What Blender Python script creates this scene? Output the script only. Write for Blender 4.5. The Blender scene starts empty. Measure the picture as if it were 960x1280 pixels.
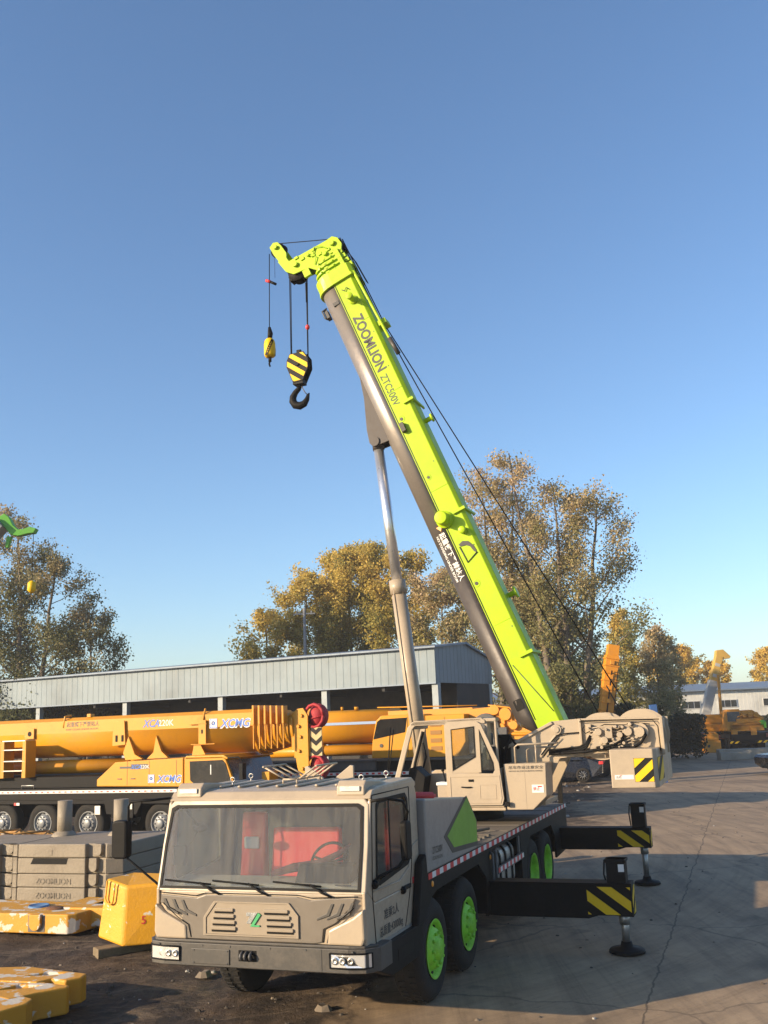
import bpy, bmesh, math, random
import numpy as np
from mathutils import Vector, Matrix
PI = math.pi
R = math.radians
scene = bpy.context.scene
COL = scene.collection
random.seed(7)

# ------------------------------------------------------------------ materials
def new_mat(name):
    m = bpy.data.materials.new(name); m.use_nodes = True
    nt = m.node_tree; nt.nodes.clear()
    out = nt.nodes.new('ShaderNodeOutputMaterial')
    return m, nt, out
def N(nt, t, **kw):
    n = nt.nodes.new(t)
    for k, v in kw.items(): setattr(n, k, v)
    return n
def mixc(nt, a, b, fac, typ='MIX'):
    n = N(nt, 'ShaderNodeMix', data_type='RGBA', blend_type=typ)
    for i, v in ((0, fac), (6, a), (7, b)):
        if hasattr(v, 'is_linked') or hasattr(v, 'links'): nt.links.new(v, n.inputs[i])
        else: n.inputs[i].default_value = v if i == 0 else (*v[:3], 1)
    return n.outputs[2]
def ramp(nt, src, p0, p1, c0=(0, 0, 0), c1=(1, 1, 1)):
    r = N(nt, 'ShaderNodeValToRGB')
    r.color_ramp.elements[0].position = p0; r.color_ramp.elements[0].color = (*c0, 1)
    r.color_ramp.elements[1].position = p1; r.color_ramp.elements[1].color = (*c1, 1)
    nt.links.new(src, r.inputs[0]); return r.outputs[0]
def noise(nt, vec, scale, detail=4, rough=.6, dist=0):
    n = N(nt, 'ShaderNodeTexNoise'); n.inputs['Scale'].default_value = scale
    n.inputs['Detail'].default_value = detail; n.inputs['Roughness'].default_value = rough
    n.inputs['Distortion'].default_value = dist
    if vec is not None: nt.links.new(vec, n.inputs['Vector'])
    return n.outputs[0]
def math_(nt, op, a, b=None):
    n = N(nt, 'ShaderNodeMath', operation=op)
    for i, v in enumerate((a, b)):
        if v is None: continue
        if isinstance(v, (int, float)): n.inputs[i].default_value = v
        else: nt.links.new(v, n.inputs[i])
    return n.outputs[0]
def paint(name, col,  rough=.4, metal=0, dirt=.25, dcol=(.16, .13, .10), dscale=1.5, bump=.0, coat=0, chips=0, chipcol=(.75, .72, .66), spec=.5, chipt=.53):
    col = tuple(v * .88 for v in col)
    m, nt, out = new_mat(name)
    b = N(nt, 'ShaderNodeBsdfPrincipled')
    tc = N(nt, 'ShaderNodeTexCoord').outputs['Object']
    n1 = noise(nt, tc, dscale, 6, .65); n2 = noise(nt, tc, dscale * 9, 4, .7)
    k = math_(nt, 'ADD', math_(nt, 'MULTIPLY', n1, .65), math_(nt, 'MULTIPLY', n2, .35))
    mask = math_(nt, 'MULTIPLY', ramp(nt, k, .46, .66), dirt)
    c = mixc(nt, col, dcol, mask)
    lite = math_(nt, 'MULTIPLY', ramp(nt, n2, .35, .75), .12)
    c = mixc(nt, c, tuple(min(1, v * 1.25 + .01) for v in col), lite)
    if chips:
        n3 = noise(nt, tc, chips, 5, .6, .4); cm = ramp(nt, n3, chipt, chipt + .03)
        c = mixc(nt, c, chipcol, cm)
    nt.links.new(c, b.inputs['Base Color'])
    b.inputs['Metallic'].default_value = metal
    r = math_(nt, 'ADD', math_(nt, 'MULTIPLY', mask, .5), math_(nt, 'ADD', math_(nt, 'MULTIPLY', n2, .18), rough - .09))
    nt.links.new(r, b.inputs['Roughness'])
    b.inputs['Specular IOR Level'].default_value = spec
    if coat: b.inputs['Coat Weight'].default_value = coat; b.inputs['Coat Roughness'].default_value = .12
    if bump:
        bp = N(nt, 'ShaderNodeBump'); bp.inputs['Strength'].default_value = bump; bp.inputs['Distance'].default_value = .02
        nt.links.new(n2, bp.inputs['Height']); nt.links.new(bp.outputs[0], b.inputs['Normal'])
    nt.links.new(b.outputs[0], out.inputs[0]); return m
def glass_mat(name, tint=(.85, .9, .9), refl=.06, dust=.12, dustcol=(.55, .5, .42), streak=False):
    m, nt, out = new_mat(name)
    tr = N(nt, 'ShaderNodeBsdfTransparent'); tr.inputs[0].default_value = (*tint, 1)
    gl = N(nt, 'ShaderNodeBsdfGlossy'); gl.inputs['Roughness'].default_value = .04
    fr = N(nt, 'ShaderNodeFresnel'); fr.inputs[0].default_value = 1.5
    fac = math_(nt, 'ADD', math_(nt, 'MULTIPLY', fr.outputs[0], .65), refl)
    mx = N(nt, 'ShaderNodeMixShader'); nt.links.new(fac, mx.inputs[0]); nt.links.new(tr.outputs[0], mx.inputs[1]); nt.links.new(gl.outputs[0], mx.inputs[2])
    df = N(nt, 'ShaderNodeBsdfDiffuse'); df.inputs[0].default_value = (*dustcol, 1)
    tc = N(nt, 'ShaderNodeTexCoord').outputs['Object']
    mp = N(nt, 'ShaderNodeMapping'); nt.links.new(tc, mp.inputs[0])
    mp.inputs['Scale'].default_value = (5, 1, .8) if streak else (2, 2, 2)
    n1 = noise(nt, mp.outputs[0], 2.2, 6, .7)
    d = math_(nt, 'MULTIPLY', ramp(nt, n1, .30, .80), dust)
    d = math_(nt, 'ADD', d, dust * .25)
    m2 = N(nt, 'ShaderNodeMixShader'); nt.links.new(d, m2.inputs[0]); nt.links.new(mx.outputs[0], m2.inputs[1]); nt.links.new(df.outputs[0], m2.inputs[2])
    nt.links.new(m2.outputs[0], out.inputs[0]); return m

BEIGE = paint('beige_paint', (.425, .34, .24), .36, dirt=.42, coat=.12, dscale=1.3)
TAUPE = paint('taupe_paint', (.165, .138, .108), .38, dirt=.3, coat=.2)
SILVER = paint('silver_paint', (.28, .275, .265), .36, metal=.25, dirt=.3, coat=.2)
BUMP = paint('bumper_grey', (.055, .050, .044), .5, dirt=.4, dscale=3)
BLACK = paint('chassis_black', (.0075, .007, .007), .6, dirt=.10, spec=.13, dcol=(.07, .058, .048), dscale=2.2)
DARKG = paint('dark_grey_steel', (.06, .06, .062), .5, dirt=.5)
DECK = paint('deck_plate', (.13, .11, .085), .65, dirt=.7, dcol=(.10, .075, .055), dscale=3, bump=.3)
RUBBER = paint('tyre_rubber', (.016, .0155, .015), .8, dirt=.6, spec=.25, dcol=(.055, .044, .034), dscale=4, bump=.5)
LIME = paint('lime_paint', (.41, .60, .0015), .42, dirt=.42, dcol=(.18, .24, .015), spec=.35, dscale=.7)
GREENRIM = paint('green_rim_paint', (.27, .68, .03), .45, dirt=.55, dcol=(.1, .12, .03), dscale=6)
GUN = paint('boom_gunmetal', (.30, .265, .235), .33, metal=.45, dirt=.35, dcol=(.09, .075, .065), dscale=1.2)
GUN2 = paint('boom_base_grey', (.062, .052, .047), .5, metal=.2, dirt=.4, dcol=(.12, .10, .085), dscale=1.0)
CHROME = paint('chrome_rod', (.82, .82, .82), .30, metal=.85, dirt=.05)
STEEL = paint('bare_steel', (.42, .41, .39), .4, metal=.8, dirt=.4)
YEL = paint('crane_yellow', (.63, .275, .007), .38, dirt=.35, dcol=(.24, .11, .02), spec=.35, coat=.08, dscale=.9)
YEL2 = paint('crane_orange_yellow', (.66, .26, .008), .42, dirt=.4, dcol=(.3, .15, .05), dscale=1.5)
YBLOCK = paint('yellow_block_paint', (.72, .34, .004), .5, dirt=.35, dcol=(.35, .18, .03), dscale=3, bump=.3, chips=5, chipt=.62, chipcol=(.62, .56, .45))
YCHIP = paint('peeling_yellow_paint', (.62, .29, .015), .6, dirt=.3, dcol=(.32, .17, .05), dscale=3, bump=.4, chips=3.4, chipcol=(.56, .50, .41))
YSTR = paint('warning_yellow', (.80, .50, .003), .55, dirt=.15, spec=.3)
BSTR = paint('warning_black', (.009, .009, .009), .6, dirt=.05, spec=.2)
CWG = paint('grey_beige_iron', (.26, .215, .155), .6, dirt=.5, dcol=(.17, .145, .115), dscale=2, bump=.5)
WHITE = paint('white_paint', (.72, .71, .68), .5, dirt=.15)
GRILLE = paint('grille_beige', (.31, .25, .18), .38, dirt=.3)
RED = paint('red_paint', (.62, .03, .03), .5, dirt=.1)
SEATRED = paint('red_seat_cover', (.95, .03, .025), .55, dirt=.08, bump=.2, dscale=8)
BLUE = paint('blue_paint', (.02, .12, .52), .4, dirt=.1)
BLUEL = paint('light_blue_stripe', (.25, .36, .55), .4, dirt=.1)
INK = paint('lettering_dark', (.05, .045, .04), .5, dirt=.1)
ORANGE = paint('orange_sign', (.9, .35, .02), .45, dirt=.05)
PLAST = paint('black_plastic', (.006, .006, .0065), .55, dirt=.05, spec=.12)
CREAM = paint('interior_cream', (.42, .38, .28), .6, dirt=.2)
WOOD = paint('old_timber', (.20, .15, .09), .85, dirt=.6, dcol=(.09, .08, .04), dscale=5, bump=.8)
CONC = paint('old_concrete', (.34, .31, .26), .85, dirt=.5, dscale=1.5, bump=.5)
DUSTGLASS = glass_mat('windscreen_glass', (.97, .99, .98), .0, .10, (.62, .54, .40), streak=True)
CLRGLASS = glass_mat('side_glass', (.66, .72, .70), .03, .04)
OPGLASS = glass_mat('clear_cab_glass', (.9, .93, .9), .03, .06)
DKGLASS = paint('dark_window_glass', (.012, .014, .016), .09, dirt=.10, spec=.8)
BLGLASS = paint('bluish_windscreen', (.06, .075, .085), .16, dirt=.35, dcol=(.16, .17, .17), spec=.45)
LAMP = paint('headlight_reflector', (.92, .90, .86), .22, metal=.6, dirt=.05)
RIMG = paint('grey_wheel_rim', (.20, .21, .22), .45, metal=.3, dirt=.4, dscale=6)
CARBLK = paint('black_car_paint', (.007, .008, .012), .25, dirt=.1, coat=.2, spec=.35)
BARK = paint('bark', (.15, .12, .09), .9, dirt=.4, bump=.8, dscale=3)
def brushed(name, col, axis):
    m, nt, out = new_mat(name); b = N(nt, 'ShaderNodeBsdfPrincipled')
    tc = N(nt, 'ShaderNodeTexCoord').outputs['Object']
    sp = N(nt, 'ShaderNodeSeparateXYZ'); nt.links.new(tc, sp.inputs[0])
    w = math_(nt, 'FRACT', math_(nt, 'MULTIPLY', sp.outputs[axis], 1 / .42))
    rib = ramp(nt, w, .0, .09)
    n1 = noise(nt, tc, .35, 5, .6); 
    mp = N(nt, 'ShaderNodeMapping'); nt.links.new(tc, mp.inputs[0]); mp.inputs['Scale'].default_value = (3, 3, .25)
    n2 = noise(nt, mp.outputs[0], 1.5, 4, .7)
    c = mixc(nt, col, tuple(v * .62 for v in col), ramp(nt, n1, .45, .72))
    c = mixc(nt, c, (.30, .27, .22), math_(nt, 'MULTIPLY', ramp(nt, n2, .55, .8), .4))
    c = mixc(nt, tuple(v * .55 for v in col), c, rib)
    nt.links.new(c, b.inputs['Base Color']); b.inputs['Roughness'].default_value = .55
    bp = N(nt, 'ShaderNodeBump'); bp.inputs['Strength'].default_value = .7; bp.inputs['Distance'].default_value = .04
    nt.links.new(rib, bp.inputs['Height']); nt.links.new(bp.outputs[0], b.inputs['Normal'])
    nt.links.new(b.outputs[0], out.inputs[0]); return m
SHEET = brushed('ribbed_sheet_cladding', (.15, .20, .235), 0)
SHEETY = brushed('ribbed_sheet_gable', (.16, .20, .23), 1)
HALLW = brushed('white_hall_cladding', (.60, .60, .56), 0)
ROOFB = paint('blue_grey_roof', (.16, .22, .30), .5, dirt=.3, dscale=.3)
SHDARK = paint('dark_wall_and_shade', (.018, .019, .023), .8, dirt=.3, dscale=.3)

def leaf_mat(name, cols, rough=.6):
    m, nt, out = new_mat(name)
    g = N(nt, 'ShaderNodeNewGeometry')
    r = N(nt, 'ShaderNodeValToRGB'); r.color_ramp.interpolation = 'LINEAR'
    for i, (p, c) in enumerate(cols):
        e = r.color_ramp.elements[i] if i < 2 else r.color_ramp.elements.new(p)
        e.position = p; e.color = (*c, 1)
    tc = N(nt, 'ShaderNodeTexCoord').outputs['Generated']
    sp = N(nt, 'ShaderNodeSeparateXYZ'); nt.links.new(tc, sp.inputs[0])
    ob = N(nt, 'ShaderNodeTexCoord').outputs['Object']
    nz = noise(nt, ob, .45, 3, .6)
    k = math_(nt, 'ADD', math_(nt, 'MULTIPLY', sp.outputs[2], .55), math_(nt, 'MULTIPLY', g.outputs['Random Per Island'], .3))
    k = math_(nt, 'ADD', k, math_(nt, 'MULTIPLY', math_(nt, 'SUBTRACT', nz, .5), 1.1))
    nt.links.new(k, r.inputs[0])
    d = N(nt, 'ShaderNodeBsdfPrincipled'); d.inputs['Roughness'].default_value = rough; d.inputs['Specular IOR Level'].default_value = .25
    t = N(nt, 'ShaderNodeBsdfTranslucent')
    nt.links.new(r.outputs[0], d.inputs['Base Color']); nt.links.new(r.outputs[0], t.inputs[0])
    mx = N(nt, 'ShaderNodeMixShader'); mx.inputs[0].default_value = .42
    nt.links.new(d.outputs[0], mx.inputs[1]); nt.links.new(t.outputs[0], mx.inputs[2]); nt.links.new(mx.outputs[0], out.inputs[0])
    return m
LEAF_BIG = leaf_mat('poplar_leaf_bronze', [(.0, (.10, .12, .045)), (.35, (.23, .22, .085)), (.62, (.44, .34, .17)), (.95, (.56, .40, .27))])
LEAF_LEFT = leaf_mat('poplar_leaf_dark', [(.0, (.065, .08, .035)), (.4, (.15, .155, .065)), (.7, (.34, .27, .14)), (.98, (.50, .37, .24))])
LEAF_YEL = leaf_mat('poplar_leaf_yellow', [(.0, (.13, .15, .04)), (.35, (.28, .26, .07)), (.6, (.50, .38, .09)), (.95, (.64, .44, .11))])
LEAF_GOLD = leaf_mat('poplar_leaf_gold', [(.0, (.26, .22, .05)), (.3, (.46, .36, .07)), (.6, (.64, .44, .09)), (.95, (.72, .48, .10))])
LEAF_HEDGE = leaf_mat('hedge_leaf', [(.0, (.012, .020, .009)), (.5, (.024, .033, .013)), (.9, (.045, .050, .018)), (1., (.055, .055, .02))])

# ------------------------------------------------------------------ mesh builder
SPLIT = dict(roof_beam=.05, jack_housing=.03, door_seal=.03, red_sheave_wrap=.03, rope_weight=.03, boom_bracket=.01, boom_boss=.01, fender=.05, post=.05, cab_skirt=.05, lifting_eye=.03, red_trim_strip=.02, roof_rack=.03, winch_drum=.0, cable_guide=.02, rear_post=.05, boom_fitting=.02, handrail=.02, sheave=.02, side_bracket=.03, boom_rest=.01, hoist_rope=.004, hood_lettering=.12, boom_lettering=.18, cover_lettering=.03, door_lettering=.06, warning_stripes=.3, reflective_tape=.3, mirror_arm=.04, seat=.01, tow_hook=.2, hydraulic_hose=.0, tail_lamp=.05, timber_block=.05, access_ladder=.02, deck_box=.02)
class MB:
    def __init__(s, M=None):
        s.v = []; s.f = []; s.m = []; s.sm = []; s.M = M or Matrix.Identity(4)
    def add(s, vs, fs, mi=0, smooth=False, M=None):
        b = len(s.v); T = s.M @ M if M is not None else s.M
        s.v += [tuple(T @ Vector(v)) for v in vs]
        for f in fs:
            s.f.append(tuple(b + i for i in f)); s.m.append(mi); s.sm.append(smooth)
        return s
    def box(s, x0, x1, y0, y1, z0, z1, mi=0, M=None):
        vs = [(x, y, z) for z in (z0, z1) for y in (y0, y1) for x in (x0, x1)]
        return s.add(vs, [(0, 2, 3, 1), (4, 5, 7, 6), (0, 1, 5, 4), (2, 6, 7, 3), (0, 4, 6, 2), (1, 3, 7, 5)], mi, M=M)
    def _ax(s, axis, p, t):
        return {'x': (t, p[0], p[1]), 'y': (p[0], t, p[1]), 'z': (p[0], p[1], t)}[axis]
    def prism(s, pts, axis, a, b, mi=0, M=None, smooth=False):
        n = len(pts)
        vs = [s._ax(axis, p, a) for p in pts] + [s._ax(axis, p, b) for p in pts]
        fs = [tuple(range(n)), tuple(range(2 * n - 1, n - 1, -1))]
        s.add(vs, fs, mi, M=M)
        # the sides again as their own faces sharing nothing would split shading; reuse indices
        base = len(s.v) - 2 * n
        for i in range(n):
            j = (i + 1) % n
            s.f.append((base + i, base + n + i, base + n + j, base + j)); s.m.append(mi); s.sm.append(smooth)
        return s
    def ring(s, outer, inner, axis, a, b, mi=0, M=None):
        n = len(outer); m = n
        vs = [s._ax(axis, p, a) for p in outer + inner] + [s._ax(axis, p, b) for p in outer + inner]
        fs = []
        for i in range(n):
            j = (i + 1) % n
            fs += [(i, j, n + j, n + i), (2 * n + i, 3 * n + i, 3 * n + j, 2 * n + j), (i, 2 * n + i, 2 * n + j, j), (n + i, n + j, 3 * n + j, 3 * n + i)]
        return s.add(vs, fs, mi, M=M)
    def loft(s, secs, mi=0, caps=True, smooth=False, close=True, M=None):
        n = len(secs[0]); vs = [p for q in secs for p in q]; fs = []
        for k in range(len(secs) - 1):
            for i in range(n if close else n - 1):
                j = (i + 1) % n
                fs.append((k * n + i, k * n + j, (k + 1) * n + j, (k + 1) * n + i))
        s.add(vs, fs, mi, smooth, M)
        if caps:
            b = len(s.v) - len(vs)
            s.f.append(tuple(b + i for i in range(n - 1, -1, -1))); s.m.append(mi); s.sm.append(False)
            s.f.append(tuple(b + (len(secs) - 1) * n + i for i in range(n))); s.m.append(mi); s.sm.append(False)
        return s
    def cyl(s, p0, p1, r0, r1=None, n=20, mi=0, caps=True, M=None):
        r1 = r0 if r1 is None else r1
        p0 = Vector(p0); p1 = Vector(p1); d = (p1 - p0).normalized()
        u = d.orthogonal().normalized(); w = d.cross(u)
        secs = [[tuple(p + (u * math.cos(t) + w * math.sin(t)) * r) for t in (2 * PI * i / n for i in range(n))] for p, r in ((p0, r0), (p1, r1))]
        return s.loft(secs, mi, caps, True, M=M)
    def lathe(s, prof, p0, d, n=32, mi=0, M=None, caps=False):
        p0 = Vector(p0); d = Vector(d).normalized(); u = d.orthogonal().normalized(); w = d.cross(u)
        secs = [[tuple(p0 + d * h + (u * math.cos(t) + w * math.sin(t)) * r) for t in (2 * PI * i / n for i in range(n))] for r, h in prof]
        return s.loft(secs, mi, caps, True, M=M)
    def tube(s, pts, r, n=8, mi=0, M=None, caps=True):
        P = [Vector(p) for p in pts]; secs = []
        rr = r if isinstance(r, (list, tuple)) else [r] * len(P)
        prev = None
        for i, p in enumerate(P):
            a = P[max(0, i - 1)]; b = P[min(len(P) - 1, i + 1)]
            d = (b - a).normalized()
            if prev is None: u = d.orthogonal().normalized()
            else:
                u = prev - d * prev.dot(d)
                u = u.normalized() if u.length > 1e-6 else d.orthogonal().normalized()
            prev = u; w = d.cross(u)
            secs.append([tuple(p + (u * math.cos(t) + w * math.sin(t)) * rr[i]) for t in (2 * PI * k / n for k in range(n))])
        return s.loft(secs, mi, caps, True, M=M)
    def ball(s, c, r, n=14, mi=0, sc=(1, 1, 1), M=None):
        secs = []
        for i in range(n // 2 + 1):
            t = PI * i / (n // 2); rr = max(1e-4, math.sin(t)) * r
            secs.append([(c[0] + rr * math.cos(a) * sc[0], c[1] + rr * math.sin(a) * sc[1], c[2] - r * math.cos(t) * sc[2]) for a in (2 * PI * k / n for k in range(n))])
        return s.loft(secs, mi, False, True, M=M)
    def text(s, body, O, right, up, size, mi=0, bold=0, shear=0, width=None, wrap=None, align='LEFT', spacing=1):
        cu = bpy.data.curves.new('lettering', 'FONT'); cu.body = body; cu.size = size; cu.offset = bold * size; cu.shear = shear
        cu.align_x = align; cu.resolution_u = 3; cu.space_character = spacing
        ob = bpy.data.objects.new('lettering', cu); COL.objects.link(ob)
        dg = bpy.context.evaluated_depsgraph_get(); me = bpy.data.meshes.new_from_object(ob.evaluated_get(dg))
        V = [v.co.copy() for v in me.vertices]; F = [tuple(p.vertices) for p in me.polygons]
        bpy.data.objects.remove(ob); bpy.data.curves.remove(cu); bpy.data.meshes.remove(me)
        if not V: return s
        xs = [v.x for v in V]; k = 1
        if width: k = width / (max(xs) - min(xs))
        x0 = min(xs) if align == 'LEFT' else 0
        O = Vector(O); r = Vector(right).normalized(); u = Vector(up).normalized(); nn = r.cross(u)
        vs = []
        for v in V:
            p = O + r * (v.x - x0) * k + u * v.y
            if wrap: p = Vector(wrap(p))
            vs.append(tuple(p))
        return s.add(vs, F, mi)
    def islands(s, gap):
        n = len(s.v); par = list(range(n))
        def fd(i):
            while par[i] != i: par[i] = par[par[i]]; i = par[i]
            return i
        for f in s.f:
            r0 = fd(f[0])
            for j in f[1:]: par[fd(j)] = r0
        isl = {}
        for k, f in enumerate(s.f): isl.setdefault(fd(f[0]), []).append(k)
        G = []
        for fs in isl.values():
            P = [s.v[i] for k in fs for i in s.f[k]]
            G.append([[min(p[a] for p in P) for a in range(3)], [max(p[a] for p in P) for a in range(3)], list(fs)])
        done = False
        while not done:
            done = True
            for i in range(len(G)):
                for j in range(i + 1, len(G)):
                    if all(G[i][0][a] - gap <= G[j][1][a] and G[j][0][a] - gap <= G[i][1][a] for a in range(3)):
                        G[i] = [[min(x, y) for x, y in zip(G[i][0], G[j][0])], [max(x, y) for x, y in zip(G[i][1], G[j][1])], G[i][2] + G[j][2]]
                        G.pop(j); done = False; break
                if not done: break
        return [g[2] for g in G]
    def build(s, name, mats, parent=None, bevel=0, seg=2, label=None, loc=None, ang=35):
        if name in SPLIT and len(s.f) < 6000:
            G = s.islands(SPLIT[name])
            if len(G) > 1:
                res = None
                for fs in G:
                    q = MB(); used = {}
                    for k in fs:
                        for i in s.f[k]:
                            if i not in used: used[i] = len(q.v); q.v.append(s.v[i])
                        q.f.append(tuple(used[i] for i in s.f[k])); q.m.append(s.m[k]); q.sm.append(s.sm[k])
                    o = q._build(name, mats, parent, bevel, seg, label, loc, ang); res = res or o
                return res
        return s._build(name, mats, parent, bevel, seg, label, loc, ang)
    def _build(s, name, mats, parent=None, bevel=0, seg=2, label=None, loc=None, ang=35):
        me = bpy.data.meshes.new(name); me.from_pydata(s.v, [], s.f)
        if not isinstance(mats, (list, tuple)): mats = [mats]
        for m in mats: me.materials.append(m)
        me.polygons.foreach_set('material_index', s.m); me.polygons.foreach_set('use_smooth', s.sm)
        me.update()
        bm = bmesh.new(); bm.from_mesh(me); bmesh.ops.recalc_face_normals(bm, faces=bm.faces) if len(s.f) < 30000 else None
        bm.to_mesh(me); bm.free()
        o = bpy.data.objects.new(name, me); COL.objects.link(o)
        if parent: o.parent = parent
        if bevel:
            b = o.modifiers.new('bevel', 'BEVEL'); b.width = bevel; b.segments = seg; b.limit_method = 'ANGLE'; b.angle_limit = R(ang)
        if label: o['label'] = label
        if loc: o.location = loc
        return o
def thing(name, label, cat, loc=(0, 0, 0), rz=0, group=None):
    o = bpy.data.objects.new(name, None); COL.objects.link(o); o.empty_display_size = .3
    o.location = loc; o.rotation_euler = (0, 0, rz); return tag(o, label, cat, group)
def tag(o, label=None, cat=None, group=None, kind=None):
    if label: o['label'] = label
    if cat: o['category'] = cat
    if group: o['group'] = group
    if kind: o['kind'] = kind
    return o
def copy_tree(o, parent=None):
    c = o.copy(); COL.objects.link(c); c.parent = parent
    for ch in list(o.children): copy_tree(ch, c)
    return c
def clip(poly, a, b, c):      # keep a*x+b*y<=c
    out = []
    for i in range(len(poly)):
        p, q = poly[i], poly[(i + 1) % len(poly)]
        dp = a * p[0] + b * p[1] - c; dq = a * q[0] + b * q[1] - c
        if dp <= 0: out.append(p)
        if dp * dq < 0:
            t = dp / (dp - dq); out.append((p[0] + (q[0] - p[0]) * t, p[1] + (q[1] - p[1]) * t))
    return out
def bands(poly, period, duty, slope, off=0):
    L = math.hypot(1, slope); a, b = slope / L, -1 / L; res = []
    ds = [a * p[0] + b * p[1] for p in poly]
    k = math.floor((min(ds) - off) / period) - 1
    while k * period + off < max(ds):
        lo = k * period + off; hi = lo + period * duty
        q = clip(clip(poly, a, b, hi), -a, -b, -lo)
        if len(q) >= 3: res.append(q)
        k += 1
    return res
def rect(a, b, c, d): return [(a, c), (b, c), (b, d), (a, d)]
def rot(x, y, z, rx=0, ry=0, rz=0):
    return Matrix.Translation((x, y, z)) @ Matrix.Rotation(rz, 4, 'Z') @ Matrix.Rotation(ry, 4, 'Y') @ Matrix.Rotation(rx, 4, 'X')
def rounded(x0, x1, y0, y1, r, n=3):
    P = []
    for cx, cy, a0 in ((x1 - r, y1 - r, 0), (x0 + r, y1 - r, 90), (x0 + r, y0 + r, 180), (x1 - r, y0 + r, 270)):
        for i in range(n + 1):
            t = R(a0 + 90 * i / n); P.append((cx + r * math.cos(t), cy + r * math.sin(t)))
    return P

# wheels -------------------------------------------------------------
def make_wheel(parent, x, y, z, r, side, rimmat, dual=False, w=.36, tread=True, name='wheel', bolts=True):
    """side=+1: outer face looks to +x ; placed in parent's axes along x axis"""
    W = bpy.data.objects.new  # noqa
    mb = MB()
    rr = r * .56
    prof = [(rr, -.02), (rr + .02, 0.0), (r * .80, .012), (r * .93, -.01), (r * .985, -.045), (r, -.09), (r, -w + .09), (r * .985, -w + .045), (r * .9, -w), (rr, -w + .01)]
    mb.lathe(prof, (0, 0, 0), (side, 0, 0), 48)
    if tread:
        for k in range(44):
            t = 2 * PI * k / 44
            for q, (h0, h1, dt) in enumerate(((-.02 - .05, -w * .42, .03), (-w * .58, -w + .07, -.03))):
                M = Matrix.Rotation(t, 4, 'X')
                x0, x1 = sorted((h0 * side, h1 * side))
                mb.box(x0, x1, -.022 + dt, .022 + dt, r - .012, r + .012, M=M)
    if dual:
        mb.lathe([(a, b - w - .03) for a, b in prof], (0, 0, 0), (side, 0, 0), 48)
    wh = mb.build(name, RUBBER, parent); wh.location = (x, y, z)
    rb = MB()
    if dual:
        rb.lathe([(rr + .012, .012), (rr - .012, .012), (rr - .03, -.05), (rr - .05, -.19), (rr * .62, -.215), (rr * .52, -.17), (rr * .40, -.13), (.001, -.13)], (0, 0, 0), (side, 0, 0), 40)
        hub = -.17
    else:
        rb.lathe([(rr + .012, .012), (rr - .012, .016), (rr - .035, -.03), (rr - .05, -.06), (rr * .78, -.045), (rr * .68, .02), (rr * .55, .035), (rr * .42, .03), (rr * .38, .07), (rr * .30, .085), (.001, .088)], (0, 0, 0), (side, 0, 0), 40)
        hub = .035
    for k in range(10):
        t = 2 * PI * k / 10
        c = (hub * side, rr * .56 * math.cos(t), rr * .56 * math.sin(t)); c2 = ((hub + .035) * side, c[1], c[2])
        if bolts: rb.cyl(c, c2, .022, .016, 6)
    for k in range(10):
        t = 2 * PI * (k + .5) / 10; q = rr * .83
        hx = (-.205 if dual else -.049)
        c = ((hx - .01) * side, q * math.cos(t), q * math.sin(t)); c2 = ((hx + .008) * side, c[1], c[2])
        rb.cyl(c, c2, .034, .034, 10, mi=1)
    rb.build('rim', [rimmat, BLACK], wh)
    return wh
# ================================================================== MAIN TRUCK CRANE
TY = -.3555
truck = thing('truck_crane', 'beige and lime green truck crane with raised boom and red seats behind its windscreen', 'truck crane', (-.8706, 12.9585, 0), TY)
# ---- carrier cab
cab = MB()
# side walls with window opening (x = +-1.27)
so = [(-1.97, .97), (-1.97, 1.55), (-1.72, 2.48), (-1.60, 2.56), (-.30, 2.56), (-.22, 2.48), (-.22, .97)]
def cab_side(mb, x0, x1):
    # pieces round the window: window opening polygon W
    W = [(-1.64, 1.62), (-1.57, 2.36), (-1.50, 2.41), (-.66, 2.41), (-.60, 2.35), (-.60, 1.70), (-.66, 1.66), (-1.56, 1.58)]
    O = [(-1.93, 1.55), (-1.72, 2.44), (-1.62, 2.56), (-.30, 2.56), (-.22, 2.40), (-.22, 1.55), (-.40, 1.40), (-1.70, 1.40)]
    mb.ring(O, W, 'x', x0, x1)
    mb.prism([(-1.97, .97), (-1.97, 1.55), (-1.93, 1.55), (-1.70, 1.40), (-.40, 1.40), (-.22, 1.55), (-.22, .97)], 'x', x0, x1)
cab_side(cab, 1.235, 1.275); cab_side(cab, -1.275, -1.235)
# roof, rear wall, floor
cab.prism([(-1.72, 2.47), (-1.64, 2.555), (-1.5, 2.58), (-.34, 2.60), (-.22, 2.54), (-.22, 2.49), (-1.66, 2.44)], 'x', -1.27, 1.27)
cab.box(-1.235, 1.235, -.26, -.22, .97, 2.5)
cab.box(-1.23, 1.23, -1.9, -.26, .97, 1.02)
# front lower panel (curved corners)
fp = [(-1.275, -1.86), (-1.24, -1.94), (-1.15, -1.975), (0, -1.985), (1.15, -1.975), (1.24, -1.94), (1.275, -1.86), (1.23, -1.84), (-1.23, -1.84)]
cab.prism(fp, 'z', 1.02, 1.525)
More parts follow.
